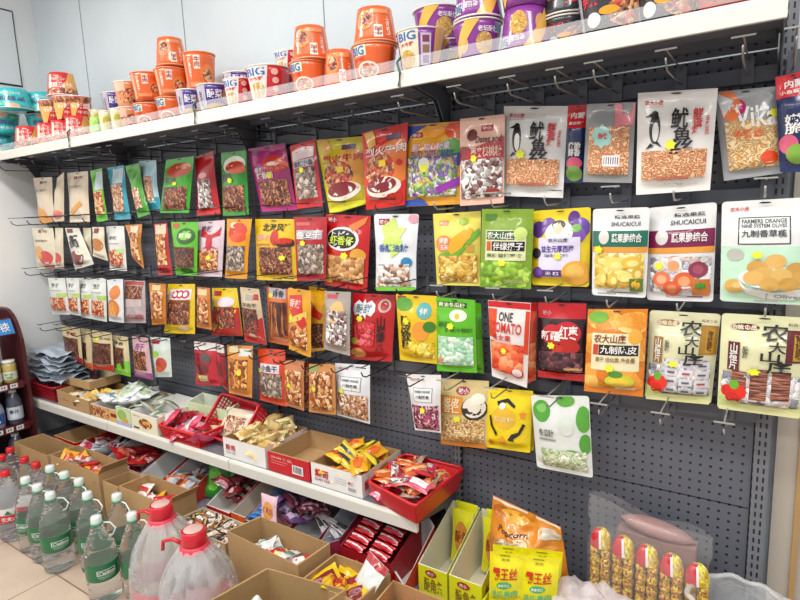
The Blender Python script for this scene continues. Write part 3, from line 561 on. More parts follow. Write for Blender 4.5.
bag('B', 'slanting white pouch with black brush title, second row', Q(65,228,79,228,94,264,75,270), '#e0dcd0', [(R, .1, .02, .5, .12, '#7c3c34'), (Tx, .25, .18, .8, .5, '蟹\n肉', '#26262a'), (E_, .4, .75, .38, .18, '#7c3024'), (E_, .7, .62, .25, .08, '#ece4d0')], Y=-.1)
bag('B', 'beige orange and tomato pouch, leftmost of the second row', Q(32,228,53,228,59,269,37,269), '#e0d8c0', [(R, .3, .04, .44, .12, '#b83030'), (Tx, .5, .05, .72, .11, '天然', '#6c4c44'), (Tx, .2, .28, .8, .33, '番茄薯片', '#9c5c54'), (E_, .35, .6, .22, .16, '#e8a84c'), (E_, .62, .72, .26, .17, '#d0403c'), (R, .4, .9, .85, .97, '#b82834')], Y=-.12)
bag('B', 'narrow beige pouch half hidden beside the tomato pouch', Q(55,228,63,228,64,269,57,269), '#dcd0b8', [(E_, .5, .75, .4, .16, '#c84c44')], Y=-.1)
# row C
def hawb(c, box, win, gold): return [(Tx, .12, .1, .42, .15, '山楂食品', '#e8dcc0'), (E_, .28, .125, .17, .035, c), (Tx, .13, .105, .42, .145, '农大山庄', '#ecdcc0'), (R, .76, .13, 1, .44, box), (R, .84, .17, .95, .42, gold), (Tx, .86, .18, .93, .4, '传\n统\n味', '#5c3010'), (R, .1, .27, .24, .56, c), (Tx, .12, .28, .22, .55, '山\n楂\n片', W0), (Tx, .27, .3, .34, .42, '酸\n甜', '#5c5440'), (W_, .04, .58, .95, .9, 'candywrap' if win == 'haw' else win)]+([(W_, .16, .56, .34, .86, 'haw'), (W_, .38, .52, .58, .88, 'haw'), (W_, .63, .54, .84, .82, 'haw')] if win == 'haw' else [(R, .28, .5, .9, .88, 'candywrap')]+[(R, .3+.22*(i % 3), .5+.1*(i//3)+.01*(i % 3), .49+.22*(i % 3), .58+.1*(i//3)+.01*(i % 3), '#dcdce2') for i in range(12)]+[(R, .34+.22*(i % 3), .53+.1*(i//3)+.01*(i % 3), .45+.22*(i % 3), .55+.1*(i//3)+.01*(i % 3), '#605c6c' if i % 4 else '#b04440') for i in range(12)])+[
    (Tx, .47, .08, .78, .24, '农', K0), (Tx, .56, .24, .76, .35, '大', K0), (Tx, .48, .33, .7, .44, '山', K0), (Tx, .56, .42, .84, .55, '庄', K0), (Tx, .76, .06, .97, .09, '精选食品', '#6c4c34'), (R, 0, .9, 1, 1, '#dcdca0'), ('p', [(0, .8), (.3, .9), (1, .9), (1, .93), (0, .95)], '#c8d88c'), (E_, .13, .78, .09, .07, '#d01c14'), (E_, .25, .77, .1, .08, '#e02818'), (E_, .19, .84, .09, .06, '#c81810'), (E_, .2, .7, .06, .05, '#6ca82c'), (S_, .42, .545, .08, .04)]
bag('C', 'cream hawthorn slice pouch with maroon panels and stacked brown discs', Q(722,313,812,318,801,419,717,408), '#dcdcb0', hawb('#64202c', '#641c24', 'haw', '#b8922c'), rnd=True, T=.024)
bag('C', 'cream hawthorn slice pouch with gold panels and white wrapped rolls', Q(650,310,721,314,711,404,645,398), '#dcdab4', hawb('#9c7434', '#a87c24', 'candywrap', '#b88c2c'), rnd=True, T=.024)
bag('C', 'orange dried tangerine peel bag covered in printed oranges', Q(588,309,648,309,643,397,584,391), '#d87c1c', [(E_, .3+.0, .12, .3, .12, 'orange'), (E_, .8, .15, .3, .12, 'orange'), (E_, .1, .4, .2, .12, 'orange'), (E_, .92, .45, .2, .14, 'orange'), (E_, .2, .78, .3, .16, 'orange'), (E_, .8, .78, .3, .15, 'orange'), (E_, .2, .09, .17, .07, '#7cb848'), (R, .12, .27, .92, .7, '#e8e0b8'), (Tx, .16, .28, .7, .38, '农大山庄', '#7c3414'), (E_, .84, .31, .11, .08, '#e8a83c'), (R, .25, .4, .9, .52, '#26201c'), (R, .15, .4, .24, .52, '#c8341c'), (Tx, .28, .41, .88, .5, '九制陈皮', W0), (Tx, .2, .54, .86, .6, '果干 话化类 净含量', '#8c6c3c'), (E_, .62, .82, .24, .08, '#c8cc34'), (E_, .62, .83, .17, .06, '#e8c83c'), (E_, .56, .74, .12, .04, '#4c8c2c'), (Tx, .55, .88, .88, .92, 'delicious', W0), (S_, .45, .67, .09, .05)], T=.02)
bag('C', 'red and black dried red date bag', Q(538,302,587,303,585,382,538,377), '#2c141c', [(R, 0, 0, 1, .2, '#b8141c'), (Tx, .12, .1, .3, .16, '味小', '#d0989c'), (E_, .35, .4, .24, .13, '#c0202c'), (E_, .64, .38, .28, .15, '#c0202c'), (Tx, .1, .35, .52, .48, '新疆', W0), (Tx, .5, .28, .86, .46, '红枣', W0), (E_, .7, .55, .2, .09, '#b82018'), (E_, .45, .58, .12, .06, '#c83024'), (W_, .04, .62, .96, .88, 'date'), (R, 0, .9, 1, 1, '#b4141c'), (R, .6, .82, .95, .85, '#c89c5c'), (S_, .33, .54, .09, .05)])
bag('C', 'red and white tomato snack bag with large lettering', Q(488,300,531,303,527,388,492,376), '#e4dcd8', [(R, 0, 0, 1, .08, '#c81c20'), (R, 0, .1, .22, .46, '#d84c20'), (R, .9, .1, 1, .6, '#d84018'), (Tx, .28, .13, .62, .24, 'ONE', K0), (Tx, .1, .25, .84, .38, 'TOMATO', '#c82420'), (Tx, .12, .4, .6, .48, '圣女果', '#c82420'), (W_, .04, .5, .9, .88, 'tomato'), (E_, .76, .84, .16, .07, '#c8202c'), (E_, .76, .84, .12, .05, '#ecd8d4'), (S_, .42, .6, .08, .045)], behind=0)
bag('C', 'second tomato snack bag tucked right behind the first', Q(524,302,537,303,536,380,522,386), '#d84c30', [(R, 0, 0, 1, .1, '#c81c20'), (R, .3, .5, 1, .9, 'tomato')], Y=-.05, hk=False)
bag('C', 'bright green winter melon sweets bag', Q(436,297,475,300,477,373,437,371), '#5cb41c', [(R, .05, .05, .8, .12, '#2c541c'), (Tx, .07, .055, .76, .115, '黄油冬瓜糖', '#e4f0c0'), (E_, .6, .22, .22, .08, '#e8ecd8'), (E_, .58, .23, .06, .04, '#d8c02c'), (Tx, .1, .3, .4, .38, '鲜甜', '#2c6c14'), (Tx, .3, .38, .95, .44, '好多汁软糖', '#2c5c14'), (W_, .08, .5, .95, .9, 'mint'), (E_, .14, .82, .1, .06, '#d88c5c'), (S_, .44, .36, .1, .05)])
bag('C', 'second green sweets bag behind the bright green one', Q(470,301,481,304,484,374,474,372), '#54a41c', [(R, 0, .5, 1, .92, '#6cb834')], Y=-.05, hk=False)
bag('C', 'yellow tangerine peel gummy bag with black vertical title', Q(396,294,437,296,437,364,400,360), '#e0bc14', [(R, .04, .02, .25, .08, '#a0342c'), (E_, .2, .14, .22, .1, '#5c9c34'), (Tx, .12, .3, .42, .8, '陈\n皮\n软\n糖', K0), (E_, .72, .22, .18, .12, '#5cacac'), (Tx, .62, .18, .82, .28, '伴', W0), (E_, .64, .52, .2, .14, '#e89430'), (E_, .85, .45, .14, .08, '#3c7c24'), (W_, .34, .68, .96, .92, 'citrus'), (S_, .3, .38, .1, .06)])
bag('C', 'large red hawthorn snack bag with white splash and black title', Q(353,293,396,295,392,362,350,359), '#b4141c', [('p', star(.32, .22, .28, .15, 11, .55), '#dce0e4'), (Tx, .14, .15, .5, .28, '酸甜', '#5c7480'), (E_, .78, .16, .14, .1, '#b8a89c'), (E_, .78, .16, .09, .07, '#a82c30'), (Tx, .66, .3, .85, .84, '山\n楂\n条', K0), (W_, .12, .4, .62, .76, 'haws'), (E_, .24, .88, .2, .08, '#d89450'), (E_, .14, .7, .1, .05, '#a8a838'), (S_, .26, .36, .09, .05)])
bag('C', 'clear pack of brown sweets in a silver film', Q(325,291,351,292,350,356,324,349), '#a89c94', [(R, .1, .05, .5, .12, '#c84c5c'), (E_, .55, .35, .28, .2, '#d8b474'), (W_, .14, .3, .92, .84, 'silver'), (E_, .5, .38, .26, .14, '#dcb46c')], Y=-.09, waist=.04)
bag('C', 'yellow bag with a red triangle, partly hidden', Q(309,286,327,289,325,350,311,352), '#d8a01c', [('p', [(.1, .2), (.9, .4), (.8, .5), (.2, .42)], '#b8241c'), (W_, .15, .55, .9, .95, 'jerky')], Y=-.07)
bag('C', 'golden yellow snack pack with crossed red bands and clear window', Q(288,287,311,291,311,358,289,349), '#e0a028', [('p', [(.1, .12), (.6, .08), (.9, .5), (.75, .6), (.1, .3)], '#c8322c'), (Tx, .14, .16, .64, .28, '香辣', '#f0c4b8'), ('p', [(.1, .48), (.9, .3), (.9, .4), (.1, .56)], '#e4c45c'), (W_, .1, .55, .9, .9, 'ambermeat'), (S_, .25, .44, .1, .05)], Y=-.1)
bag('C', 'orange pack of dark rib sticks with a grey top', Q(267,287,288,289,290,346,269,342), '#d0621c', [(R, .1, .0, .9, .18, '#a8a4ac'), (Tx, .3, .04, .8, .16, '排骨', '#3c3440'), (W_, .18, .24, .95, .84, 'ribs'), (E_, .6, .9, .35, .05, '#e8a080'), (E_, .2, .14, .12, .04, '#d8cc30')], Y=-.09)
bag('C', 'beige and red jerky pouch left of the rib stick pack', Q(240,287,259,289,267,345,245,341), '#c8b494', [(R, .3, .12, .7, .22, '#9c948c'), (R, .7, .1, .92, .2, '#b03030'), (Tx, .2, .26, .85, .34, '牛肉干', '#5c4c44'), ('p', [(0, .8), (1, .5), (1, 1), (0, 1)], '#b4181c'), (W_, .12, .36, .84, .8, 'jerky')], Y=-.09)
bag('C', 'yellow and red snack pack with sliced meat', Q(212,288,237,288,243,336,212,335), '#dcc024', [(R, .1, .06, .4, .16, '#b8303c'), (E_, .6, .28, .3, .1, '#e0ccd8'), ('p', [(0, .44), (1, .4), (1, 1), (0, 1)], '#b01c20'), (W_, .15, .38, .85, .82, 'meat'), (R, .24, .88, .76, .94, '#e0a830')], Y=-.08)
bag('C', 'narrow orange meat pack beside the yellow one', Q(197,287,210,288,212,330,197,327), '#c8782c', [(R, .1, .04, .8, .18, '#d8c090'), (W_, .1, .25, .9, .88, 'ambermeat')], Y=-.1, waist=.06)
bag('C', 'yellow pouch with three red rings over a brown jerky window', Q(168,284,195,284,195,334,164,333), '#e0c018', [(R, .12, .1, .9, .3, '#dcd4d8'), (E_, .36, .2, .13, .08, '#b82c48'), (E_, .54, .2, .13, .08, '#b82c48'), (E_, .72, .2, .13, .08, '#b82c48'), (E_, .36, .2, .07, .045, W0), (E_, .54, .2, .07, .045, W0), (E_, .72, .2, .07, .045, W0), (R, .2, .31, .88, .38, '#7c3c1c'), (W_, .16, .36, .88, .8, 'meat'), (R, .54, .52, .72, .64, '#a8b8c4'), (E_, .72, .88, .16, .05, '#e4c8b0')], Y=-.1)
bag('C', 'amber orange meat pack with a small yellow mark', Q(149,283,166,284,166,324,152,325), '#c87824', [(R, .2, .04, .7, .16, '#e0c890'), (W_, .16, .18, .88, .84, 'ambermeat'), (E_, .7, .72, .15, .06, '#c8d840')], Y=-.11)
bag('C', 'silver snack pack with red print, third row', Q(124,280,145,281,146,323,124,323), '#b4a8ac', [(R, .05, .02, .95, .1, '#b8483c'), (R, .2, .35, .9, .6, '#c8b8b4'), (Tx, .3, .78, .95, .9, '优选', '#b83c50'), (W_, .1, .12, .9, .42, 'meat')], Y=-.12)
bag('C', 'white pouch with two orange fruit discs', Q(107,279,123,279,124,323,109,321), '#dce0e4', [(E_, .6, .3, .3, .16, '#d8803c'), (E_, .5, .68, .36, .22, '#d8803c'), (E_, .5, .68, .26, .16, '#e8a050')], Y=-.12)
for lab, q in (('white chili pouch of the third row beside the orange disc pouch', Q(91,278,106,278,107,322,92,319)), ('white chili pouch of the third row, second from the left', Q(66,278,79,278,81,316,70,314)), ('white chili pouch of the third row, third from the left', Q(79,278,91,278,92,319,81,317)), ('white chili pouch of the third row, leftmost on the rack', Q(48,278,65,278,70,315,52,314))):
    bag('C', lab, q, '#dce0dc', [(Tx, .2, .14, .7, .24, '轻食', '#2c3434'), (R, .2, .32, .8, .34, '#a0a4a0'), (R, .6, .4, 1, .5, '#b4d46c'), (R, .12, .52, .9, .88, 'chili')], Y=-.12)
# row D
bag('D', 'white pouch of winter melon strips with green melons printed on it', Q(531,395,589,396,593,478,537,467), '#dce0dc', [(E_, .18, .2, .16, .14, '#4c9c34'), (E_, .18, .16, .09, .06, '#7cbc5c'), (E_, .6, .06, .16, .08, '#5ca83c'), (E_, .9, .28, .12, .16, '#54a038'), (E_, .62, .36, .13, .13, '#d2dcd0'), (E_, .92, .58, .1, .12, '#4c9c34'), (E_, .7, .72, .16, .06, '#5ca83c'), (Tx, .12, .42, .4, .52, '冬瓜糖', '#54605c'), (R, .12, .55, .42, .57, '#8c948c'), (W_, .14, .68, .92, .94, 'melon')], Y=-.08, rnd=True, behind=0)
bag('D', 'bright yellow pouch with a ring of black arrows', Q(487,387,533,391,530,453,486,447), '#ecd010', [(E_, .44, .45, .26, .18, '#e8b82c'), (Tx, .24, .42, .66, .52, '陈皮糖', '#e8dca8'), ('p', [(.26, .2), (.5, .14), (.68, .24), (.66, .28), (.48, .2), (.3, .26)], K0), ('p', [(.84, .52), (.9, .54), (.8, .7), (.66, .78), (.68, .82), (.54, .8), (.62, .7), (.64, .74), (.76, .66)], K0), ('p', [(.1, .44), (.14, .42), (.2, .6), (.3, .7), (.28, .76), (.14, .6)], K0), ('p', star(.84, .38, .08, .08, 5), '#e8902c'), ('p', star(.42, .82, .1, .09, 5), '#e8902c'), (E_, .14, .88, .06, .05, '#e0842c'), (E_, .4, .26, .07, .05, '#f0ecd8')], Y=-.08)
bag('D', 'second yellow pouch peeking out behind the arrow pouch', Q(524,392,536,394,534,450,524,452), '#e4cc14', [], Y=-.055, hk=False)
bag('D', 'beige bag of peeled almonds with an orange title band', Q(440,378,489,381,487,449,441,444), '#d0bc84', [(Tx, .42, .12, .62, .2, '味小', W0), (E_, .5, .16, .14, .06, '#a8283c'), (R, .0, .24, .52, .5, '#d88c28'), (Tx, .1, .26, .46, .48, '脱皮\n杏仁', '#f0e4c4'), (E_, .75, .4, .25, .17, '#2c2424'), (E_, .75, .38, .22, .15, '#e4dccc'), (E_, .82, .26, .14, .08, '#ece4d4'), (W_, .05, .56, .95, .92, 'grain'), (R, 0, .93, 1, 1, '#c87c28'), (S_, .42, .56, .09, .05)], Y=-.08)
def whitepk(f): return [(Tx, .12, .06, .4, .11, '农大小庄', '#a83030'), (R, .2, .22, .8, .46, '#8c9498'), (R, .22, .23, .78, .45, '#e4e6e6'), (Tx, .26, .26, .74, .3, 'FARMERS ORANGE', '#54585c'), (Tx, .28, .34, .72, .4, '八制芒果', '#3c4044'), (W_, .06, .52, .96, .96, f)]
bag('D', 'white pouch with a purple shredded vegetable window', Q(406,374,441,375,441,433,415,430), '#e0dede', whitepk('onion')+[(S_, .48, .6, .1, .06)], Y=-.1, waist=.03)
bag('D', 'white pouch with curled brown strips in its clear lower half', Q(335,363,370,365,370,424,337,415), '#dce0e4', whitepk('cabb')+[(S_, .25, .48, .09, .05)], Y=-.1)
bag('D', 'orange dried mango strip pack left of the white pouch', Q(309,364,335,364,336,415,309,412), '#c88848', [(E_, .2, .1, .2, .08, '#8c9c5c'), (W_, .1, .15, .92, .92, 'ambermeat'), (R, .36, .18, .52, .62, '#e0d494'), (Tx, .4, .2, .5, .6, '香\n辣\n味', '#4c3414'), (S_, .32, .48, .1, .06)], Y=-.1)
bag('D', 'orange and clear meat strip pack beside the mango strip pack', Q(284,360,304,361,304,411,286,405), '#c87c50', [(R, .14, .22, .3, .6, '#e0d494'), (W_, .1, .2, .92, .94, 'ambermeat'), (R, .14, .3, .3, .6, '#e4d898'), (S_, .38, .5, .12, .06)], Y=-.11)
bag('D', 'dark orange meat strip pack in the gap behind its neighbours', Q(302,362,311,363,311,408,303,408), '#8c3c1c', [(R, .1, .1, .9, .9, 'meat')], Y=-.05)
bag('D', 'orange red dried snack bag with grey window and white title box', Q(258,348,285,350,287,407,260,400), '#d44420', [(R, .14, .26, .84, .42, '#dcd8e0'), (Tx, .2, .28, .78, .4, '小鱼干', '#3c3848'), (W_, .1, .44, .9, .86, 'dried'), (S_, .12, .4, .1, .05)], Y=-.1)
bag('D', 'amber braised meat pack with wavy edges', Q(227,345,253,346,252,398,229,393), '#d08830', [(R, .5, .06, .96, .2, '#dcd8d0'), (R, .1, .02, .45, .14, '#d4c8a0'), (W_, .14, .26, .86, .84, 'amber'), (S_, .6, .52, .1, .06)], Y=-.11)
bag('D', 'red and white snack pouch with dark red berries', Q(194,341,216,343,221,386,196,385), '#b81c30', [(R, .0, .0, 1, .18, '#dcd8d4'), (E_, .45, .4, .35, .2, '#8c1420'), (E_, .6, .35, .22, .1, '#54484c'), (E_, .4, .6, .3, .12, '#6c1018'), (R, .28, .74, .64, .88, '#c8c090'), (S_, .34, .78, .06, .04)], Y=-.11)
bag('D', 'second red snack pouch right behind the berry pouch', Q(215,343,224,345,228,391,221,385), '#a0202c', [(R, 0, 0, 1, .18, '#d4d0cc'), (R, .2, .4, .8, .7, '#6c1820')], Y=-.08)
bag('D', 'white and pale green pouch with a red sausage printed on it', Q(150,337,170,338,172,377,155,377), '#d0dcd4', [(R, .1, .06, .5, .16, '#b83c54'), (E_, .35, .4, .18, .08, '#9ccc4c'), (E_, .6, .66, .26, .18, '#b8442c'), (E_, .5, .78, .2, .08, '#cc5c3c')], Y=-.12)
bag('D', 'pink and magenta jerky pouch in the lowest row', Q(132,336,148,338,153,380,135,376), '#c8a4a8', [(Tx, .3, .14, .8, .3, '肉干', '#94448c'), (W_, .1, .32, .85, .78, 'meat'), (R, 0, .84, 1, 1, '#9c3484')], Y=-.12)
bag('D', 'cream jerky pouch with a lime green bottom', Q(113,335,128,337,131,377,115,373), '#cdbf98', [(Tx, .2, .14, .7, .22, '牛肉', '#3c2c24'), ('p', [(0, .84), (.8, .84), (.8, .6), (1, .6), (1, 1), (0, 1)], '#6cc82c'), (W_, .12, .28, .8, .8, 'jerky')], Y=-.12)
bag('D', 'cream jerky pouch with a scarlet bottom and yellow mark', Q(92,330,112,333,114,371,93,369), '#cfbf98', [(E_, .28, .22, .12, .06, '#d8d430'), (Tx, .4, .14, .9, .2, '手撕牛肉', '#3c2c24'), (R, 0, .84, 1, 1, '#cc2c1c'), (W_, .1, .28, .94, .82, 'jerky')], Y=-.12)
bag('D', 'narrow cream and orange jerky pouch', Q(81,328,91,330,93,371,84,366), '#cbbb94', [(R, .1, .32, .7, .74, 'jerky'), (R, 0, .8, 1, 1, '#d8682c')], Y=-.11)
bag('D', 'cream and red jerky pouch, leftmost of the lowest row', Q(61,325,80,328,83,364,66,357), '#c9bd96', [(Tx, .3, .14, .8, .24, '牛肉', '#a42c2c'), ('p', [(0, .5), (.15, .8), (1, .84), (1, 1), (0, 1)], '#b81c24'), (W_, .16, .3, .9, .84, 'jerky')], Y=-.12)
# hooks standing empty
for row, uv, lab in (('D', (671,407), 'empty wire hook below the gold hawthorn pouch'), ('D', (729,410), 'empty wire hook below the maroon hawthorn pouch'), ('D', (615,397), 'empty wire hook below the tangerine peel bag'),
    ('D', (392,372), 'empty wire hook left of the purple vegetable pouch'), ('D', (184,341), 'empty wire hook left of the red berry pouch'), ('D', (176,338), 'empty wire hook right of the white sausage pouch'), ('C', (116,276), 'empty wire hook above the white orange disc pouch'), ('B', (148,222), 'empty wire hook right of the twisted amber pack'), ('A', (270,133), 'empty wire hook between the magenta and striped bags')):
    hook(row, I(*uv, 1, -.03).x, lab)

# ------------------------------------------------------------------ cup noodles on the top shelf
ZT = 1.8355
def cup(u, Y, lvl, r, H, inv, style, label, step=None, z0=None):
    z = ZT+lvl*(step or H*1.03) if z0 is None else z0
    x = UX(u, Y, z+H/2)
    t = thing('noodle_cup', (x, Y, z), label, 'cup noodles', 'cup noodles on the top shelf')
    rb_, rt = r*.78, r
    def prof(v): return (rt+(rb_-rt)*v) if not inv else (rb_+(rt-rb_)*v)      # v: 0 top .. 1 bottom
    base = {'orange': '#e0632c', 'purple': '#84348c', 'purplebig': '#7c3490', 'redbig': '#c8202c', 'pic': '#4a3488', 'teal': '#36c0c4', 'redyel': '#cc2c30', 'black': '#34343a', 'green': '#a4cc5c', 'pale': '#d8d4a8', 'orangepic': '#dc8c5c', 'clear': '#c8ccd0', 'redorange': '#c83c24'}[style]
    b = MB(); m = mat(base, .25, 0, .1, 30, .5)
    pr = [(prof(1-k/6), H*k/6) for k in range(7)]
    b.lathe((x, Y, z), pr, m, 32)
    for off in (0, PI):
        ph = math.atan2(C0.y-Y, C0.x-x)+off
        def S(a, v, o=0):
            if inv: v = 1-v; a = 1-a
            th = ph+(a-.5)*PI*.8; rr = prof(v)+o
            return Vector((x+rr*math.cos(th), Y+rr*math.sin(th), z+H*(1-v)))
        A = {'orange': [('r', .0, .04, .12, .96, '#e8a07c'), ('t', .2, .15, .28, .7, '红\n烧\n牛', '#f0dccc'), ('r', .36, .1, .52, .45, '#ecdccc'), ('t', .37, .14, .51, .4, '牛\n肉', '#a83020'), ('e', .72, .6, .2, .28, '#e87c34'), ('e', .7, .62, .14, .18, 'beef'), ('r', .2, .78, .6, .9, '#e48c54')],
             'orangebig': [],
             'purple': [('p', [(.3, 0), (.55, 0), (.3, .5), (.05, 1), (0, .7)], '#e8b04c'), ('e', .2, .6, .12, .22, '#d8a060'), ('e', .62, .62, .16, .28, 'ramen'), ('t', .5, .2, .85, .34, '老坛酸菜', '#e8dcec'), ('r', .8, .1, .98, .35, '#d0d8b0'), ('t', .8, .12, .98, .32, 'BIG', '#2454a8')],
             'redbig': [('p', [(.0, 0), (.5, 0), (.42, 1), (.0, 1)], '#dcd8d0'), ('r', .0, .06, .48, .3, '#d0dca4'), ('t', .02, .08, .44, .3, 'BIG', '#1c5cb0'), ('t', .06, .33, .4, .44, '大今野', '#d0242c'), ('e', .24, .7, .18, .22, 'ramen'), ('e', .62, .2, .07, .09, '#e0b8a8'), ('e', .64, .44, .07, .09, '#e0b8a8'), ('e', .64, .68, .07, .09, '#e0b8a8'), ('e', .64, .9, .07, .08, '#e0b8a8')],
             'pic': [('r', .0, .0, .3, 1, '#b4acb8'), ('t', .1, .25, .2, .8, '老\n坛', '#6c5c78'), ('t', .34, .2, .72, .5, '酸菜', '#e8e4f0'), ('e', .86, .36, .13, .3, '#d89850'), ('e', .6, .95, .44, .26, 'ramen')],
             'purplebig': [('r', 0, 0, .46, 1, '#d8d4b8'), ('t', .06, .08, .42, .28, 'BIG', '#1c5cb0'), ('t', .1, .32, .38, .42, '大今野', '#c8242c'), ('e', .22, .72, .17, .22, 'ramen'), ('r', .5, .15, .68, .9, '#c8b8c8'), ('r', .53, .2, .65, .36, '#7c3c54'), ('r', .53, .42, .65, .6, '#8c6c4c'), ('r', .53, .66, .65, .84, '#6c3484'), ('p', [(.75, 0), (1, 0), (.85, 1), (.72, 1)], '#d8a060')],
             'teal': [('e', .5, .12, .14, .13, '#e0b090'), ('t', .22, .34, .8, .6, '海鲜面', '#4c5c88'), ('e', .8, .2, .1, .08, '#a8dc7c'), ('t', .3, .68, .8, .8, '鲜虾鱼板', '#d8ecec')],
             'redyel': [('r', .0, .0, 1, .3, 'beef'), ('p', [(.0, .3), (.5, .3), (.25, 1), (.0, 1)], '#e8a850'), ('t', .2, .32, .8, .55, '香辣面', '#f0e4d8'), ('t', .4, .64, .8, .78, '牛肉', '#e8c8b8'), ('r', .8, .3, .9, .9, '#e8d8c0')],
             'black': [('t', .1, .2, .6, .5, '辣味', '#d82c40'), ('e', .7, .65, .28, .3, 'beef'), ('e', .25, .75, .1, .14, '#e8e4e0'), ('e', .45, .62, .12, .08, '#e8a02c'), ('r', .0, .0, .08, 1, '#a8acb4')],
             'green': [('e', .5, .5, .2, .3, '#7cb42c')], 'pale': [('e', .5, .5, .24, .26, '#c0b048'), ('r', .2, .84, .8, .96, '#d89c4c')],
             'orangepic': [('r', 0, 0, .4, .4, '#e8b8a0'), ('e', .55, .6, .4, .3, 'beef'), ('r', .6, .05, 1, .3, '#dc5c24')],
             'redorange': [('e', .5, .5, .4, .4, 'beef')], 'clear': [('r', .1, .3, .9, .6, '#d08060')]}[style]
        if style == 'orange' and lvl == 0 and not inv: A = [('r', 0, .06, .34, .34, '#d8dcb8'), ('t', .02, .08, .3, .32, 'BIG', '#1c5cb0'), ('t', .04, .38, .3, .48, '大今野', '#c8242c'), ('e', .34, .74, .24, .24, '#ecdccc'), ('e', .34, .74, .2, .19, 'beef'), ('r', .82, .1, .9, .9, '#c8441c')]
        art(b, S, A, base=.0004, step=.0002)
    b.build('cup_body', t, True)
    rimz = z+H if not inv else z
    b = MB(); wm = mat('#e4dcd4' if style not in ('orange',) else '#ec9c74', .35, coat=.3)
    if inv: b.lathe((x, Y, z), [(rt*.96, .0005), (rt*1.03, .001), (rt*1.035, .004), (rt*.99, .0055)], wm, 32)
    else: b.lathe((x, Y, z+H), [(rt*.98, -.004), (rt*1.035, -.003), (rt*1.035, .0), (rt*.98, .0012), (.002, .0016)], wm, 32)
    b.build('lid', t, True)
    return t
FY, BY = -.205, -.085
cup(735, FY, 0, .085, .1, False, 'redorange', 'orange pink noodle cup nearest the right end of the top shelf')
cup(668, FY, 0, .076, .115, False, 'black', 'black noodle cup with red food beside the penguin squid bag shelf edge')
cup(613, FY, 0, .085, .115, False, 'black', 'large black noodle cup with red title and a small white figure')
cup(567, -.15, 0, .068, .075, False, 'black', 'lower dark silver rimmed cup right of the purple stack')
cup(567, -.15, 0, .068, .1, True, 'black', 'upper upturned dark cup right of the purple stack', z0=ZT+.0785)
cup(525, FY, 0, .066, .105, True, 'purple', 'lower purple cup of the stack beside the black cups')
cup(525, FY, 1, .068, .105, False, 'purple', 'upper purple cup of the stack beside the black cups')
cup(478, FY, 0, .066, .1, False, 'purple', 'lower purple cup of the middle purple stack')
cup(478, FY, 1, .066, .115, True, 'purple', 'upper upturned purple cup of the middle purple stack', step=.104)
cup(449, BY, 0, .06, .105, False, 'purple', 'purple cup in the back row supporting another')
cup(438, BY, 1, .074, .1, False, 'purple', 'raised purple cup at the left of the purple group')
cup(421, FY, 0, .07, .112, False, 'purplebig', 'front purple cup with a blue title, right of the tall orange stack')
cup(375, FY, 0, .069, .104, False, 'orange', 'lower orange cup of the tallest orange stack in the middle')
cup(375, FY, 1, .067, .1, True, 'orange', 'upper upturned orange cup of the tallest orange stack in the middle', step=.106)
cup(340, FY, 0, .054, .115, True, 'orange', 'single upturned orange cup between two orange stacks')
cup(310, FY, 0, .064, .1, False, 'orange', 'lower orange cup of the stack beside the red cup')
cup(311, FY, 1, .063, .105, True, 'orange', 'upper upturned orange cup of the stack beside the red cup', step=.102)
cup(289, BY, 1, .05, .08, False, 'redbig', 'small raised red cup behind the orange stack', step=.115)
cup(291, BY, 0, .055, .112, False, 'redbig', 'red cup in the back row behind the orange stack')
cup(269, FY, 0, .075, .115, False, 'redbig', 'large red cup with a blue title at the front')
cup(266, BY+.01, 1, .062, .05, False, 'redbig', 'short red cup on top in the back row', step=.115)
cup(266, BY+.01, 0, .06, .112, False, 'redbig', 'red cup under the short red cup in the back row')
cup(240, FY, 0, .056, .1, False, 'redbig', 'smaller red and white cup with blue title left of the large red cup')
cup(239, FY, 1, .055, .06, False, 'pic', 'short purple pictured cup standing on the smaller red cup')
cup(221, BY, 0, .05, .13, False, 'pale', 'pale yellow cup in the back row')
cup(214, FY, 0, .064, .1, False, 'pic', 'purple pictured cup right of the orange three cup stack')
cup(190, FY-.012, 0, .05, .1, False, 'pic', 'purple and grey cup in front of the tall orange pair')
cup(172, -.15, 0, .062, .108, False, 'orange', 'bottom orange cup of the three cup stack')
cup(172, -.15, 1, .066, .108, False, 'orange', 'middle orange cup of the three cup stack')
cup(171, -.15, 2, .062, .11, True, 'orange', 'top upturned orange cup of the three cup stack')
cup(201, BY, 0, .058, .11, False, 'orangepic', 'lower cup of the orange pair in the back row')
cup(200, BY, 1, .066, .15, False, 'orange', 'upper cup of the orange pair in the back row', step=.125)
cup(149, FY+.04, 0, .062, .1, False, 'orange', 'lower cup of the shorter orange stack on the left')
cup(148, FY+.04, 1, .066, .11, False, 'orange', 'upper cup of the shorter orange stack on the left')
cup(131, FY+.05, 0, .06, .105, False, 'orangepic', 'lower cup of the orange picture stack beside the green cups')
cup(129, FY+.05, 1, .06, .105, False, 'orangepic', 'upper cup of the orange picture stack beside the green cups')
cup(115, BY, 0, .05, .105, False, 'orangepic', 'lower cup of the blue titled stack in the back row')
cup(114, BY, 1, .05, .105, False, 'pic', 'upper cup of the blue titled stack in the back row')
cup(107, FY, 0, .032, .1, False, 'pale', 'slim yellow cup in the row of small drinks')
cup(97, FY, 0, .034, .085, True, 'green', 'small green cup at the left of the small drinks')
cup(118, FY, 0, .03, .1, False, 'pale', 'small pale cup at the right of the small drinks')
cup(99, BY, 0, .045, .1, False, 'green', 'green cup in the back row behind the small drinks')
cup(99, BY, 1, .04, .075, False, 'pale', 'pale cup raised in the back row behind the small drinks')
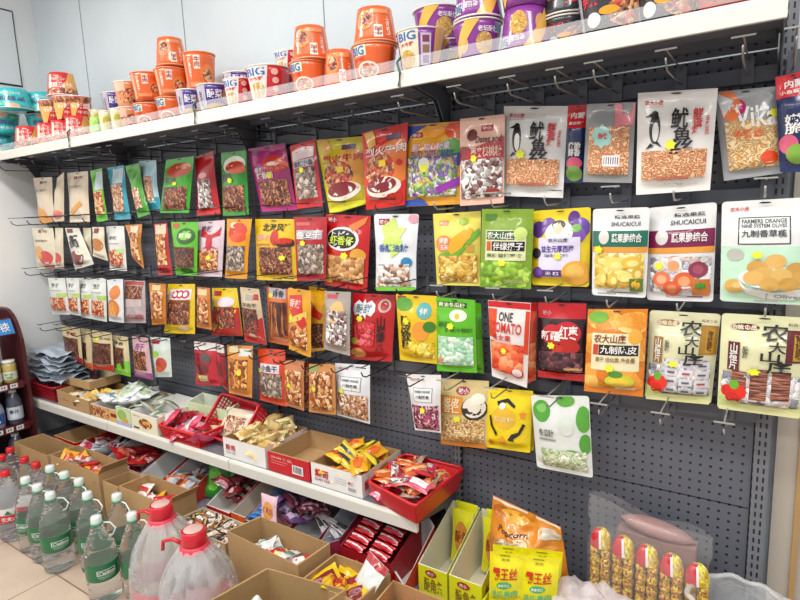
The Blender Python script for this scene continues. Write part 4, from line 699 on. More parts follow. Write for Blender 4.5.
for i, (u, l, Y, r) in enumerate(((78, 0, -.2, .062), (63, 0, -.19, .06), (49, 0, -.2, .062), (29, 0, -.22, .068), (80, 1, -.13, .055), (67, 1, -.17, .06), (53, 1, -.17, .06), (62, 2, -.17, .07))):
    cup(u, Y, l, r, .108, l != 1, 'redyel', 'red and yellow cup in the pyramid of cups, '+['bottom row rightmost', 'bottom row second from the right', 'bottom row second from the left', 'bottom row leftmost beside the teal cups', 'middle row rightmost', 'middle row centre', 'middle row leftmost', 'at the very top'][i])
for i, (u, l, Y, r) in enumerate(((0, 0, -.2, .08), (3, 1, -.2, .082), (12, 2, -.2, .098), (42, 2, -.06, .08), (42, 0, -.05, .075), (42, 1, -.05, .075))):
    cup(u, Y, l, r, .104, l != 1, 'teal', 'large teal noodle bowl, '+['lowest at the left edge', 'second up at the left edge', 'top of the left stack', 'top of the stack behind the red cups', 'lowest of the stack behind the red cups', 'middle of the stack behind the red cups'][i])

# ------------------------------------------------------------------ small packets
def packet_mesh(w, h, t, base, accent, kind='band', txt=None, tc='#ffffff'):
    k = (w, h, t, base, accent, kind, txt)
    if k in _M: return _M[k]
    sd = random.random()*30
    def S(u, v, o=0, s=1):
        f = max(0, 1-abs(2*u-1)**2.4)*smooth(min(v, 1-v)/.22)
        n_ = noise.noise(Vector((u*4+sd, v*5, sd)))*t*.35*(1 if min(u, v, 1-u, 1-v) > .02 else .3)
        z = t*.5*f+n_
        return Vector(((u-.5)*w*(1-.12*math.sin(PI*v)), (.5-v)*h, (z+o) if s > 0 else (-t*.5*f+n_*.3)))
    b = MB(); m = resolve(base); n = 10
    b.grid(lambda a, c: S(a, c), n, n, m); b.grid(lambda a, c: S(a, c, 0, -1), n, n, m, True)
    it = {'band': [('r', .06, .35, .94, .65, accent)], 'oval': [('e', .5, .5, .34, .3, accent)], 'ends': [('r', 0, 0, 1, .2, accent), ('r', 0, .8, 1, 1, accent)],
          'win': [('r', .12, .3, .88, .85, accent)], 'stripe': [('p', [(0, .3), (1, .5), (1, .75), (0, .55)], accent)], 'none': []}[kind]
    if txt: it = it+[('t', .2, .38, .8, .6, txt, tc)]
    art(b, S, it, base=.0012, step=.0004)
    o = b.build('tmp'); me = o.data; bpy.data.objects.remove(o); me.polygons.foreach_set('use_smooth', [True]*len(me.polygons))
    _M[k] = me; return me
def packet(name, me, loc, rot, label, cat, group=None):
    me.name = name
    o = bpy.data.objects.new(name, me); COL.objects.link(o); o.location = loc; o.rotation_euler = rot
    return tag(o, label, cat, group)
def pile(name, mes, n, x0, x1, y0, y1, z, dz, label, cat, group, tilt=.35, stand=None, seed=1):
    rnd = random.Random(seed)
    nx = max(1, round(math.sqrt(n*(x1-x0)/(y1-y0)))); ny = max(1, math.ceil(n/nx))
    for i in range(n):
        a, c = i % nx, i//nx
        x = x0+(a+.5+rnd.uniform(-.25, .25))*(x1-x0)/nx; y = y0+(c+.5+rnd.uniform(-.25, .25))*(y1-y0)/ny
        r = stand(rnd) if stand else (rnd.uniform(-tilt, tilt), rnd.uniform(-tilt, tilt), rnd.uniform(0, PI*2))
        packet(name, mes[i % len(mes)], (x, y, z+rnd.uniform(0, dz)), r, label, cat, group)
def quadbox(name, label, cat, pts, z0, h, mo, mi=None, t=.004, artf=None, flaps=None, group=None, floor=True):
    """open topped box; pts = 4 xy corners front-left, front-right, back-right, back-left"""
    cx = sum(p[0] for p in pts)/4; cy = sum(p[1] for p in pts)/4
    T_ = thing(name, (cx, cy, z0), label, cat, group)
    hs = h if isinstance(h, (list, tuple)) else [h]*4
    mi = mi or mo; b = MB(); inn = [(cx+(p[0]-cx)*(1-t*2/abs(max(.05, math.hypot(p[0]-cx, p[1]-cy)))), cy+(p[1]-cy)*(1-t*2/max(.05, math.hypot(p[0]-cx, p[1]-cy)))) for p in pts]
    for i in range(4):
        j = (i+1) % 4; a, c = pts[i], pts[j]; ai, ci = inn[i], inn[j]
        b.add([(a[0], a[1], z0), (c[0], c[1], z0), (c[0], c[1], z0+hs[j]), (a[0], a[1], z0+hs[i])], [(0, 1, 2, 3)], mo)
        b.add([(ai[0], ai[1], z0+.003), (ci[0], ci[1], z0+.003), (ci[0], ci[1], z0+hs[j]), (ai[0], ai[1], z0+hs[i])], [(3, 2, 1, 0)], mi)
        b.add([(a[0], a[1], z0+hs[i]), (c[0], c[1], z0+hs[j]), (ci[0], ci[1], z0+hs[j]), (ai[0], ai[1], z0+hs[i])], [(0, 1, 2, 3)], mi)
    b.add([(*p, z0+.003) for p in inn], [(0, 1, 2, 3)], mi); b.add([(*p, z0) for p in pts], [(3, 2, 1, 0)], mo)
    if artf:
        for side, items in artf.items():
            i = {'f': 0, 'r': 1, 'b': 2, 'l': 3}[side]; j = (i+1) % 4
            A, B = Vector((*pts[i], 0)), Vector((*pts[j], 0)); n = (B-A).cross(Vector((0, 0, 1))).normalized()
            def S(u, v, o=0, A=A, B=B, n=n, i=i, j=j):
                hh = hs[i]*(1-u)+hs[j]*u; p = A*(1-u)+B*u; return Vector((p.x, p.y, z0+hh*(1-v)))+n*o
            art(b, S, items, base=.0006, step=.0003, res=3)
    b.build('box_body', T_)
    for fl in (flaps or []):
        i, ang, ln = fl; j = (i+1) % 4; A = Vector((*pts[i], z0+hs[i])); B = Vector((*pts[j], z0+hs[j])); n = (B-A).cross(Vector((0, 0, 1))).normalized()
        d = (n*math.cos(ang)+Vector((0, 0, 1))*math.sin(ang))*ln; e = (B-A)*.06
        f = MB(); f.slab([A, B, B+d-e, A+d+e], d.cross(B-A), .003, mo if False else mi); f.build('flap', T_)
    return T_
def rect(x0, x1, y0, y1): return [(x0, y0), (x1, y0), (x1, y1), (x0, y1)]
ZM = .4745
# --- middle shelf, left to right
def crumple(name, label, cat, a, c, m, n=3, seed=3, amp=.03, parts=True):
    x0, y0, z0 = a; x1, y1, z1 = c
    b = MB()
    for k in range(n):
        zz = z0+(z1-z0)*(k+.5)/n; sd = seed+k*5.3
        def S(u, v, s=1):
            e = math.sin(PI*u)**.5*math.sin(PI*v)**.5 if 0 < u < 1 and 0 < v < 1 else 0
            j = noise.noise(Vector((u*3+sd, v*3, sd)))
            return Vector((x0+(x1-x0)*(u+.04*j), y0+(y1-y0)*(v+.06*noise.noise(Vector((u*4, sd, v*4)))), zz+s*((z1-z0)/n*.45)*e+amp*noise.noise(Vector((u*3.2+sd, v*4.1, k)))+(amp*.35)*noise.noise(Vector((u*9+sd, v*9, k)))))
        b.grid(lambda u, v: S(u, v), 22, 16, m); b.grid(lambda u, v: S(u, v, -1), 22, 16, m, True)
    o = b.build(name, smooth=True, loc=((x0+x1)/2, (y0+y1)/2, z0)); return tag(o, label, cat)
crumple('folded_plastic_sheet', 'crumpled pile of pale blue grey plastic sheets by the left wall', 'plastic sheet', (-3.56, -.25, .57), (-3.2, -.03, .745), mat('#aab6c4', .35, 0, .8, 16, .3), n=7, amp=.03)
def basket(name, label, pts, z0, h, col, holes=True, out=.02):
    cx = sum(p[0] for p in pts)/4; cy = sum(p[1] for p in pts)/4
    T_ = thing(name, (cx, cy, z0), label, 'basket'); m = mat(col, .4, coat=.2); b = MB()
    lo = [Vector((cx+(p[0]-cx)*.88, cy+(p[1]-cy)*.86, z0)) for p in pts]; hi = [Vector((p[0], p[1], z0+h)) for p in pts]
    b.slab(lo, (0, 0, 1), .004, m)
    for i in range(4):
        j = (i+1) % 4; A, B, Cc, D = lo[i], lo[j], hi[j], hi[i]; n = (B-A).cross(D-A).normalized()
        pt = lambda u, v: (A*(1-u)+B*u)*(1-v)+(D*(1-u)+Cc*u)*v
        L = (B-A).length; nb = max(4, int(L/.013))
        def strip(u0, v0, u1, v1):
            q = [pt(u0, v0), pt(u1, v0), pt(u1, v1), pt(u0, v1)]; b.slab(q, n, .0025, m)
        if holes:
            strip(0, 0, 1, .14); strip(0, .84, 1, 1); strip(0, .46, 1, .54); strip(0, .28, 1, .33); strip(0, .66, 1, .71)
            for k in range(nb+1):
                u = k/nb; strip(max(0, u-.15/nb), .1, min(1, u+.15/nb), .9)
        else: strip(0, 0, 1, 1)
    b.build('basket_body', T_)
    b = MB(); k = []
    for i in range(4):
        p = hi[i]; pv = hi[i-1]; nx_ = hi[(i+1) % 4]
        k += [p+(pv-p).normalized()*.02, p+((pv-p).normalized()+(nx_-p).normalized())*.005, p+(nx_-p).normalized()*.02]
    b.tube(k, .0055, m, 8, True); b.build('rim', T_, True)
    return T_
basket('plastic_basket', 'dark red plastic basket at the left end of the middle shelf', rect(-3.54, -3.24, -.275, -.03), ZM, .085, '#a01424')
quadbox('cardboard_box', 'flat brown cardboard box lying over the red basket at the left', 'box', rect(-3.42, -3.0, -.2, -.025), .565, .045, CARD, mat('#d8c8a8', .7), artf={'f': []})
quadbox('cardboard_box', 'open brown carton with cream packs on the left of the middle shelf', 'box', rect(-3.2, -2.88, -.275, -.03), ZM, [.085, .07, .075, .09], CARD, CARDIN, artf={'f': [(Tx, .5, .4, .62, .7, '米', '#3c2c1c'), ('r', .2, .45, .35, .55, '#c87c50')], 'r': [(Tx, .3, .3, .5, .6, '米', '#3c2c1c')]})
pile('snack_packet', [packet_mesh(.12, .09, .022, '#e4dcc4', '#d8b468', 'oval')], 6, -3.15, -2.93, -.25, -.05, ZM+.05, .015, 'cream snack packet lying in the open brown carton', 'snack packet', 'cream packets in the brown carton', .2, seed=4)
packet('dark_sachet', packet_mesh(.07, .1, .015, '#3c2026', '#b8b0b0', 'ends'), (UX(90, -.1, .6), -.08, .6), (1.4, 0, .2), 'small dark sachet standing in the brown carton below the cream jerky pouches', 'snack packet')
for i in range(2): packet('snack_packet', packet_mesh(.08, .05, .03, '#e0a83c', '#e8c860', 'oval'), (-2.91+.03*i, -.22+.05*i, ZM+.085), (.3, .4, i), 'yellow packet on the rim of the brown carton', 'snack packet', 'yellow packets on the brown carton')
quadbox('display_box', 'orange printed display box full of white floral packets', 'display box', rect(-2.86, -2.5, -.275, -.03), ZM, .062, mat('#dca868', .5), WHITECARD, artf={'f': [('r', 0, .1, .45, .9, 'ambermeat'), ('r', .5, .3, 1, .6, '#8c4424')], 'r': [('r', 0, .3, 1, .6, '#8c4424')]})
fl = [packet_mesh(.13, .1, .035, '#dfe6e6', '#b8c8a0', 'oval'), packet_mesh(.12, .1, .035, '#e4e8ea', '#7c98a8', 'stripe'), packet_mesh(.12, .1, .03, '#dce8d8', '#d8b050', 'oval')]
pile('floral_packet', fl, 14, -2.84, -2.52, -.26, -.05, ZM+.07, .06, 'white floral snack packet in the orange printed box', 'snack packet', 'white floral packets on the middle shelf', .5, seed=8)
quadbox('display_box', 'tall white and green display box with an orange crisp picture on its front', 'display box', rect(-2.49, -2.285, -.282, -.03), ZM, [.088, .085, .095, .1], mat('#e4e0c8', .5), WHITECARD, artf={'f': [(E_, .55, .5, .25, .28, 'amber'), ('r', .08, .78, .3, .88, '#3c3c3c'), (Tx, .1, .12, .4, .2, '脆片', '#b0a890')], 'r': [('r', .2, .15, .36, .3, '#8c2c34'), ('r', .1, .4, .9, .44, '#a8a088'), ('r', .5, .6, .95, .9, '#e0a860'), (Tx, .3, .15, .6, .28, '天然', '#7c5c54')]})
quadbox('display_box', 'pale green display box behind the crisp picture box', 'display box', rect(-2.62, -2.497, -.28, -.03), ZM, .09, mat('#c4d8a8', .5), WHITECARD, artf={'f': [(E_, .4, .4, .3, .3, '#9cc468'), (E_, .6, .7, .2, .16, '#d8a848'), ('r', 0, .8, 1, 1, '#b4b8dc')]})
pile('snack_packet', [packet_mesh(.1, .08, .02, '#ccd8d0', '#b09870', 'win'), packet_mesh(.1, .07, .02, '#d8dccc', '#8c9c88', 'stripe')], 10, -2.6, -2.31, -.25, -.06, ZM+.07, .03, 'pale sachet standing in the white and green display boxes', 'snack packet', 'pale sachets in the display boxes', .8, seed=12)
quadbox('display_box', 'light green open box against the pegboard behind the pink packets', 'display box', [(-2.28, -.12), (-2.0, -.12), (-2.0, -.03), (-2.28, -.03)], ZM, [.12, .12, .135, .135], mat('#c8dcb0', .5), mat('#dfe8d4', .6), artf={'f': [(Tx, .5, .3, .85, .5, '荔枝味', '#7c8c6c'), ('r', .1, .7, .9, .75, '#e8f0d8')]})
pk = [packet_mesh(.11, .08, .03, '#cc3454', '#e8c8d0', 'oval'), packet_mesh(.11, .08, .03, '#d85074', '#f0e0e4', 'stripe'), packet_mesh(.1, .08, .03, '#b81c34', '#d88ca0', 'band')]
pile('candy_packet', pk, 12, -2.26, -1.98, -.27, -.13, ZM+.02, .075, 'pink and red candy packet heaped beside the red baskets', 'candy packet', 'pink candy packets heaped on the middle shelf', .6, seed=5)
basket('plastic_basket', 'bright red slotted basket standing at the shelf front', rect(-2.27, -1.985, -.285, -.12) , ZM, .062, '#d01c24')
packet('snack_bag', packet_mesh(.16, .1, .02, '#dcc8a8', '#3c5c3c', 'oval'), (-2.1, -.2, ZM+.045), (.1, .1, .4), 'beige snack bag lying in the bright red slotted basket', 'snack bag')
# leaning basket
bk = basket('plastic_basket', 'red slotted basket tilted against the pegboard with clear packets', [(-2.06, -.11), (-1.78, -.11), (-1.78, .08), (-2.06, .08)], ZM, .08, '#c8162a')
bk.location = (-1.93, -.1, ZM+.055); bk.rotation_euler = (.85, 0, -.1)
packet('snack_bag', packet_mesh(.17, .13, .02, '#d8ccb4', 'cabb', 'win'), (-1.94, -.125, ZM+.075), (.85, 0, .1), 'clear packet of pale snacks lying in the tilted basket', 'snack bag')
brand = [(Tx, .1, .3, .4, .62, '戴哥', '#c02c38'), (Tx, .1, .68, .42, .8, 'DAI GE', '#a8686c')]
quadbox('carton_tray', 'white carton tray heaped with triangular chip packs', 'box', rect(-1.845, -1.6, -.272, -.03), ZM, .084, WHITECARD, CARDIN, artf={'f': [(Tx, .06, .3, .3, .6, '戴哥', '#c02c38'), (Tx, .07, .64, .3, .76, 'DAI GE', '#9c9ca0')], 'r': [(Tx, .75, .2, .95, .5, '戴哥', '#c02c38'), (Tx, .3, .4, .55, .6, '手工', '#b8b4b0')]})
chip = [packet_mesh(.085, .06, .03, '#d8bc80', '#c8a45c', 'win'), packet_mesh(.08, .06, .03, '#dcc48c', '#8c8444', 'stripe'), packet_mesh(.09, .055, .03, '#e0c890', '#a87848', 'oval')]
pile('chip_pack', chip, 26, -1.76, -1.62, -.25, -.05, ZM+.05, .065, 'beige chip pack heaped in the white carton tray', 'snack packet', 'chip packs in the white carton tray', .9, seed=21)
quadbox('carton_tray', 'red carton tray standing empty with brown inside', 'box', rect(-1.585, -1.372, -.272, -.03), ZM, .078, mat('#c41c28', .45), CARD, artf={'f': [(Tx, .08, .15, .6, .3, '休闲食品', '#e8a4a0'), ('r', .08, .38, .5, .42, '#e07c78'), ('r', .08, .5, .44, .54, '#e07c78'), ('r', .6, .35, .86, .8, '#e4e0e0')]+[('r', .63+.035*i, .4, .645+.035*i, .72, K0) for i in range(6)]})
quadbox('carton_tray', 'white carton tray with yellow snack packets beside the round red basket', 'box', rect(-1.362, -1.13, -.272, -.03), ZM, .083, WHITECARD, CARDIN, artf={'f': [(Tx, .08, .22, .36, .6, '戴哥', '#c02c38'), (Tx, .08, .64, .38, .76, 'DAI GE', '#b05c60'), ('r', .48, .4, .7, .42, '#a8a8a8'), ('r', .48, .5, .72, .52, '#a8a8a8'), ('r', .48, .6, .7, .62, '#a8a8a8'), (Tx, .74, .4, .86, .56, '辣', '#c02c38'), ('r', .74, .66, .88, .8, '#a4a8ac')], 'r': [(Tx, .05, .3, .3, .75, '戴哥', '#c02c38'), (E_, .55, .4, .18, .3, '#d89440')]})
yel = [packet_mesh(.1, .06, .024, '#e8a41c', '#d8682c', 'oval'), packet_mesh(.1, .055, .024, '#e8b020', '#c83c28', 'band'), packet_mesh(.095, .055, .022, '#e4d040', '#3c3c34', 'stripe')]
pile('snack_packet', yel, 20, -1.31, -1.16, -.25, -.06, ZM+.04, .06, 'yellow orange snack packet piled in the white carton tray', 'snack packet', 'yellow packets in the right carton tray', .5, seed=31)
basket('plastic_basket', 'large red basket of wrapped snacks at the right end of the middle shelf', [(-1.1, -.275), (-.875, -.335), (-.865, -.03), (-1.11, -.03)], ZM, .072, '#c41c24', holes=False)
rp = [packet_mesh(.1, .045, .018, '#d0506c', '#e8d8d8', 'win'), packet_mesh(.1, .045, .018, '#dc6c2c', '#e8b888', 'band'), packet_mesh(.1, .045, .016, '#c42c3c', 'silver', 'win'), packet_mesh(.09, .045, .02, '#b8a090', 'beef', 'win')]
pile('wrapped_snack', rp, 34, -1.07, -.9, -.27, -.06, ZM+.045, .055, 'red and orange wrapped snack stick in the large red basket', 'snack packet', 'wrapped snacks in the large red basket', .35, seed=44)

# ------------------------------------------------------------------ under the middle shelf: dispensers standing on the deck
ZD = .2155
def disp(x0, x1, y0, y1, hf, hb, mo, mi, label, artf=None, name='display_box'):
    return quadbox(name, label, 'display box', rect(x0, x1, y0, y1), ZD, [hf, hf, hb, hb], mo, mi, t=.003, artf=artf)
REDM = mat('#c01c24', .4, coat=.2); WP = mat('#c9c9c8', .6); MAG = mat('#a01c4c', .4)
quadbox('carton_box', 'red carton at the far left under the middle shelf', 'box', rect(-3.2, -2.98, -.32, -.08), ZD, .1, REDM, CARD, artf={'f': [('r', .05, .1, .4, .5, '#d8a0a0')], 'r': [(Tx, .2, .3, .8, .6, '食品', '#e8b0a8')]})
cp = [packet_mesh(.1, .08, .03, '#c8ccd4', '#b83850', 'oval'), packet_mesh(.1, .08, .03, '#b8bcc4', '#7c2048', 'stripe'), packet_mesh(.09, .07, .03, '#d8d8dc', '#d83c40', 'band')]
pile('candy_packet', cp, 16, -2.95, -2.72, -.32, -.12, ZD+.02, .08, 'clear and pink candy packet heaped under the middle shelf at the left', 'candy packet', 'clear candy packets under the middle shelf', .7, seed=61)
disp(-2.70, -2.39, -.33, -.03, .075, .17, REDM, WP, 'red and white dispenser box nearest the clear candy heap', {'f': [('p', [(0, .2), (.3, .1), (.1, .8)], '#e4dcdc'), (Tx, .4, .3, .8, .7, '果丹皮', '#e8c8b0')]})
pile('sweet_packet', [packet_mesh(.11, .09, .03, '#a81c24', '#d0644c', 'oval'), packet_mesh(.1, .08, .03, '#8c1820', '#c84434', 'stripe')], 10, -2.66, -2.43, -.3, -.1, ZD+.05, .06, 'dark red sweet packet in the red and white dispenser', 'candy packet', 'dark red packets in the left dispenser', .6, seed=62)
disp(-2.385, -2.24, -.335, -.03, .07, .18, mat('#c8343c', .4), WP, 'white sided dispenser with a red flower pattern along its slanted edge', {'f': [('e', .3, .5, .14, .3, '#e8c0c0'), ('e', .7, .5, .14, .3, '#e8c0c0')], 'l': [('e', .2, .2, .06, .1, '#e0b0b0')]})
disp(-2.235, -2.05, -.33, -.03, .06, .17, mat('#b8302c', .4), WP, 'white dispenser with silver and orange packets')
pile('sweet_packet', [packet_mesh(.09, .06, .02, '#c86428', '#b8b8c0', 'win'), packet_mesh(.09, .06, .02, '#a8acb4', '#8c3c24', 'stripe')], 10, -2.21, -2.07, -.31, -.12, ZD+.05, .03, 'silver and orange packet in the white dispenser', 'candy packet', 'silver and orange packets', .6, seed=63)
for i in range(3): packet('snack_bag', packet_mesh(.13, .17, .04, '#2c8c34', '#64b03c', 'oval'), (-2.0+.045*i, -.2+.04*i, ZD+.09), (1.2, 0, .15-.2*i), 'green snack bag leaning under the middle shelf', 'snack bag', 'green bags leaning under the middle shelf')
disp(-1.9, -1.76, -.34, -.03, .06, .185, REDM, mat('#d4d0cc', .6), 'white dispenser with dark red sachets beside the green bags', {'f': [('r', .2, .3, .8, .6, '#d86c60')]})
pile('sweet_packet', [packet_mesh(.1, .07, .03, '#54141c', '#8c3c44', 'win'), packet_mesh(.09, .07, .03, '#7c1c24', '#c8a0a0', 'band')], 9, -1.88, -1.78, -.3, -.08, ZD+.06, .08, 'dark red sachet in the dispenser beside the green bags', 'candy packet', 'dark red sachets', .5, seed=64)
disp(-1.755, -1.67, -.335, -.03, .065, .17, mat('#d8602c', .4), mat('#c8bcb0', .6), 'narrow cream sided dispenser with an orange front')
disp(-1.665, -1.59, -.34, -.03, .06, .18, mat('#22283c', .4), mat('#a4b4cc', .6), 'narrow blue sided dispenser with a black front', {'f': [('r', .1+.2*i, .2, .22+.2*i, .8, '#b8bcc8') for i in range(4)]})
pile('sweet_packet', [packet_mesh(.07, .06, .02, '#2c6cb4', '#6c9cd0', 'oval')], 6, -1.655, -1.6, -.32, -.15, ZD+.05, .04, 'bright blue sweet packet in the narrow dispenser', 'candy packet', 'blue packets in the narrow dispenser', .4, seed=65)
disp(-1.585, -1.46, -.33, -.03, .06, .18, mat('#b0343c', .4), mat('#d0a8ac', .6), 'pink sided dispenser with purple wrapped sweets')
pile('sweet_packet', [packet_mesh(.08, .06, .025, '#6c4c7c', '#b8a0c0', 'win'), packet_mesh(.08, .05, .02, '#7c3448', '#c8a4b0', 'band')], 18, -1.57, -1.39, -.3, -.08, ZD+.06, .09, 'purple and maroon wrapped sweet under the middle shelf', 'candy packet', 'purple wrapped sweets', .6, seed=66)
packet('snack_bag', packet_mesh(.085, .11, .014, '#e4c0cc', '#e09c4c', 'oval', '巧克力', '#a83c64'), tuple(I(269, 510, 1, -.372)), (1.45, 0, 0), 'small pink pouch hanging on the front of the dispensers with an orange heart', 'snack bag')
disp(-1.45, -1.325, -.335, -.03, .05, .16, MAG, mat('#b0aeb4', .6), 'magenta fronted dispenser tray with a few dark sachets', {'f': [(Tx, .1, .3, .5, .6, '棒棒糖', '#d890a8')]})
for i in range(4): packet('sweet_packet', packet_mesh(.03, .15, .014, '#b8b4b8', '#3c4440', 'band'), (-1.38+.035*i, -.22, ZD+.07+.005*i), (.3, .1, 1.1+.2*i), 'long grey sachet lying in the magenta tray', 'candy packet', 'grey sachets in the magenta tray')
quadbox('display_box', 'tall pale grey display box open to the front beside the red stick box', 'display box', [(-1.32, -.31), (-1.215, -.31), (-1.215, -.03), (-1.32, -.03)], ZD, [.04, .1, .2, .2], mat('#8c2440', .45), mat('#bcbcc4', .6), t=.002)
disp(-1.2, -.985, -.325, -.03, .09, .19, mat('#9c1420', .4), mat('#7c1018', .5), 'red display box packed with rows of red and white sticks', {'f': [(Tx, .2, .3, .8, .6, '火腿', '#d8a060')], 'b': []})
st = packet_mesh(.095, .028, .02, '#b81424', '#e4d8d8', 'stripe')
for r in range(8):
    for c in range(2): packet('sweet_stick', st, (-1.145+.1*c, -.31+.033*r, ZD+.1+.011*r), (.35, 0, -.12), 'red stick with a white stripe in the red display box', 'candy packet', 'red and white sticks')
# ------------------------------------------------------------------ cartons on the floor in front of the deck
FL = [(0, .9, .07), (2, -.9, .06)]
quadbox('cardboard_box', 'empty brown cardboard box on the floor at the far left beside the drink rack', 'box', [(-3.24, -.495), (-2.89, -.495), (-2.88, -.365), (-3.23, -.36)], .001, .335, CARD, CARDIN)
quadbox('cardboard_box', 'brown cardboard box behind the red capped water bottles with orange packets', 'box', [(-2.87, -.49), (-2.44, -.49), (-2.43, -.36), (-2.86, -.36)], .001, .345, CARD, CARDIN, flaps=[(1, .9, .05)])
quadbox('cardboard_box', 'small brown cardboard box between two larger ones behind the green water bottles', 'box', [(-2.41, -.49), (-2.29, -.49), (-2.28, -.37), (-2.40, -.37)], .001, .32, CARD, CARDIN)
quadbox('cardboard_box', 'brown cardboard box right behind the large wrapped water bottles', 'box', [(-2.26, -.5), (-1.93, -.5), (-1.92, -.37), (-2.25, -.37)], .001, .34, CARD, CARDIN, flaps=[(1, .8, .06)])
quadbox('cardboard_box', 'low brown carton filled with black and gold sweets', 'box', [(-1.9, -.5), (-1.59, -.5), (-1.56, -.37), (-1.88, -.37)], .001, .285, CARD, mat('#c8b8a0', .7))
quadbox('cardboard_box', 'large brown cardboard box with white and red packets under the pink pouch', 'box', [(-1.56, -.51), (-1.2, -.53), (-1.19, -.385), (-1.53, -.38)], .001, .35, CARD, CARDIN)
mixp = [packet_mesh(.09, .07, .03, '#e0a830', '#d85c28', 'oval'), packet_mesh(.09, .07, .03, '#dcd8d4', '#c83c34', 'band'), packet_mesh(.09, .06, .03, '#c02430', '#e8d0c8', 'stripe')]
pile('mixed_packet', mixp, 14, -2.82, -2.48, -.46, -.39, .27, .05, 'orange or white snack packet in the box behind the red capped bottles', 'snack packet', 'packets in the second floor box', .7, seed=71)
pile('mixed_packet', mixp, 12, -2.22, -1.98, -.46, -.4, .25, .05, 'snack packet in the box behind the large wrapped bottles', 'snack packet', 'packets in the box behind the large bottles', .7, seed=72)
bg = [packet_mesh(.07, .028, .022, '#2c2420', '#c8a050', 'band'), packet_mesh(.07, .028, .022, '#d8ccc0', '#3c2c24', 'band'), packet_mesh(.065, .028, .02, '#8c5c2c', '#e0d8d0', 'oval')]
pile('gold_sweet', bg, 60, -1.87, -1.6, -.49, -.38, .262, .02, 'black or gold wrapped sweet in the low brown carton', 'sweet', 'black and gold sweets in the low carton', .25, seed=73)
wp = [packet_mesh(.1, .09, .045, '#d8dcdc', '#5c8c74', 'stripe'), packet_mesh(.1, .08, .04, '#e0e0dc', '#c02c34', 'ends'), packet_mesh(.1, .08, .04, '#c4242c', '#e0dcd8', 'oval'), packet_mesh(.09, .08, .04, '#d8d48c', '#b8302c', 'band')]
pile('snack_packet', wp, 12, -1.46, -1.26, -.47, -.42, .25, .04, 'white and red snack packet in the large box under the pink pouch', 'snack packet', 'white and red packets in the large box', .6, seed=74)
# front row of cartons, nearer the aisle
a_ = I(267, 568, 2, .34); b_ = I(346, 590, 2, .34); d = (b_-a_); n_ = Vector((d.y, -d.x, 0)).normalized()
dn = Vector((-.16, -.98, 0)).normalized()*.2
quadbox('cardboard_box', 'turned brown cardboard box nearest the aisle holding pale green bottles', 'box', [(a_.x+dn.x, a_.y+dn.y), (b_.x+dn.x, b_.y+dn.y), (b_.x, b_.y), (a_.x, a_.y)], .001, .34, CARD, CARDIN)
gp = (a_+b_)/2
for i, (du, dv, r) in enumerate(((-.1, -.07, .5), (-.03, -.06, -.5), (.04, -.09, 1.0))):
    c = Vector((gp.x+du, gp.y+dv-.02, .2)); t = thing('soft_bottle', c, 'pale green squeeze bottle with a white cap, '+['left', 'middle', 'right'][i]+' one in the turned box', 'bottle')
    b = MB(); b.lathe((0, 0, 0), [(.002, 0), (.028, .004), (.03, .02), (.03, .08), (.02, .105), (.011, .112)], mat('#a8d8a0', .4, coat=.3), 20); o = b.build('bottle_body', t, True, loc=(0, 0, 0))
    b = MB(); b.lathe((0, 0, 0), [(.013, .108), (.013, .135), (.011, .14)], mat('#e8ece8', .4), 16); o = b.build('cap', t, True, loc=(0, 0, 0)); t.rotation_euler = (.3, r, 0)
quadbox('cardboard_box', 'brown cardboard box with yellow and red snack bags in front of the red stick box', 'box', [(-1.17, -.545), (-.955, -.545), (-.945, -.385), (-1.165, -.39)], .001, .325, CARD, CARDIN)
yp = [packet_mesh(.12, .1, .035, '#e0bc14', '#7c2024', 'win'), packet_mesh(.12, .09, .035, '#d8b018', '#c82c28', 'oval'), packet_mesh(.11, .09, .03, '#8c2024', '#d8a83c', 'stripe')]
pile('snack_bag', yp, 10, -1.13, -.99, -.51, -.42, .25, .06, 'yellow and dark red snack bag in the box before the red sticks', 'snack bag', 'yellow and red bags in the floor box', .6, seed=75)
packet('snack_bag', packet_mesh(.1, .12, .03, '#d8dcd8', '#a8242c', 'ends'), (-.985, -.44, .33), (1.0, .2, -.3), 'white and red pouch sticking up at the box corner beside the yellow bags', 'snack bag')
quadbox('cardboard_box', 'brown cardboard box with bright orange packets in front of the yellow dispensers', 'box', [(-.91, -.6), (-.7, -.6), (-.7, -.4), (-.925, -.4)], .001, .32, CARD, CARDIN)
pile('orange_packet', [packet_mesh(.11, .08, .03, '#e0702c', '#e8985c', 'oval'), packet_mesh(.1, .08, .03, '#d8581c', '#f0b080', 'stripe')], 8, -.88, -.73, -.54, -.44, .26, .03, 'bright orange packet in the box before the yellow dispensers', 'snack packet', 'orange packets in the front box', .3, seed=76)
quadbox('display_box', 'white open display box tipped beside the yellow dispensers', 'display box', [(-1.0, -.3), (-.93, -.335), (-.925, -.14), (-.985, -.1)], ZD, [.06, .04, .15, .17], mat('#c8402c', .5), mat('#d4d0cc', .6))
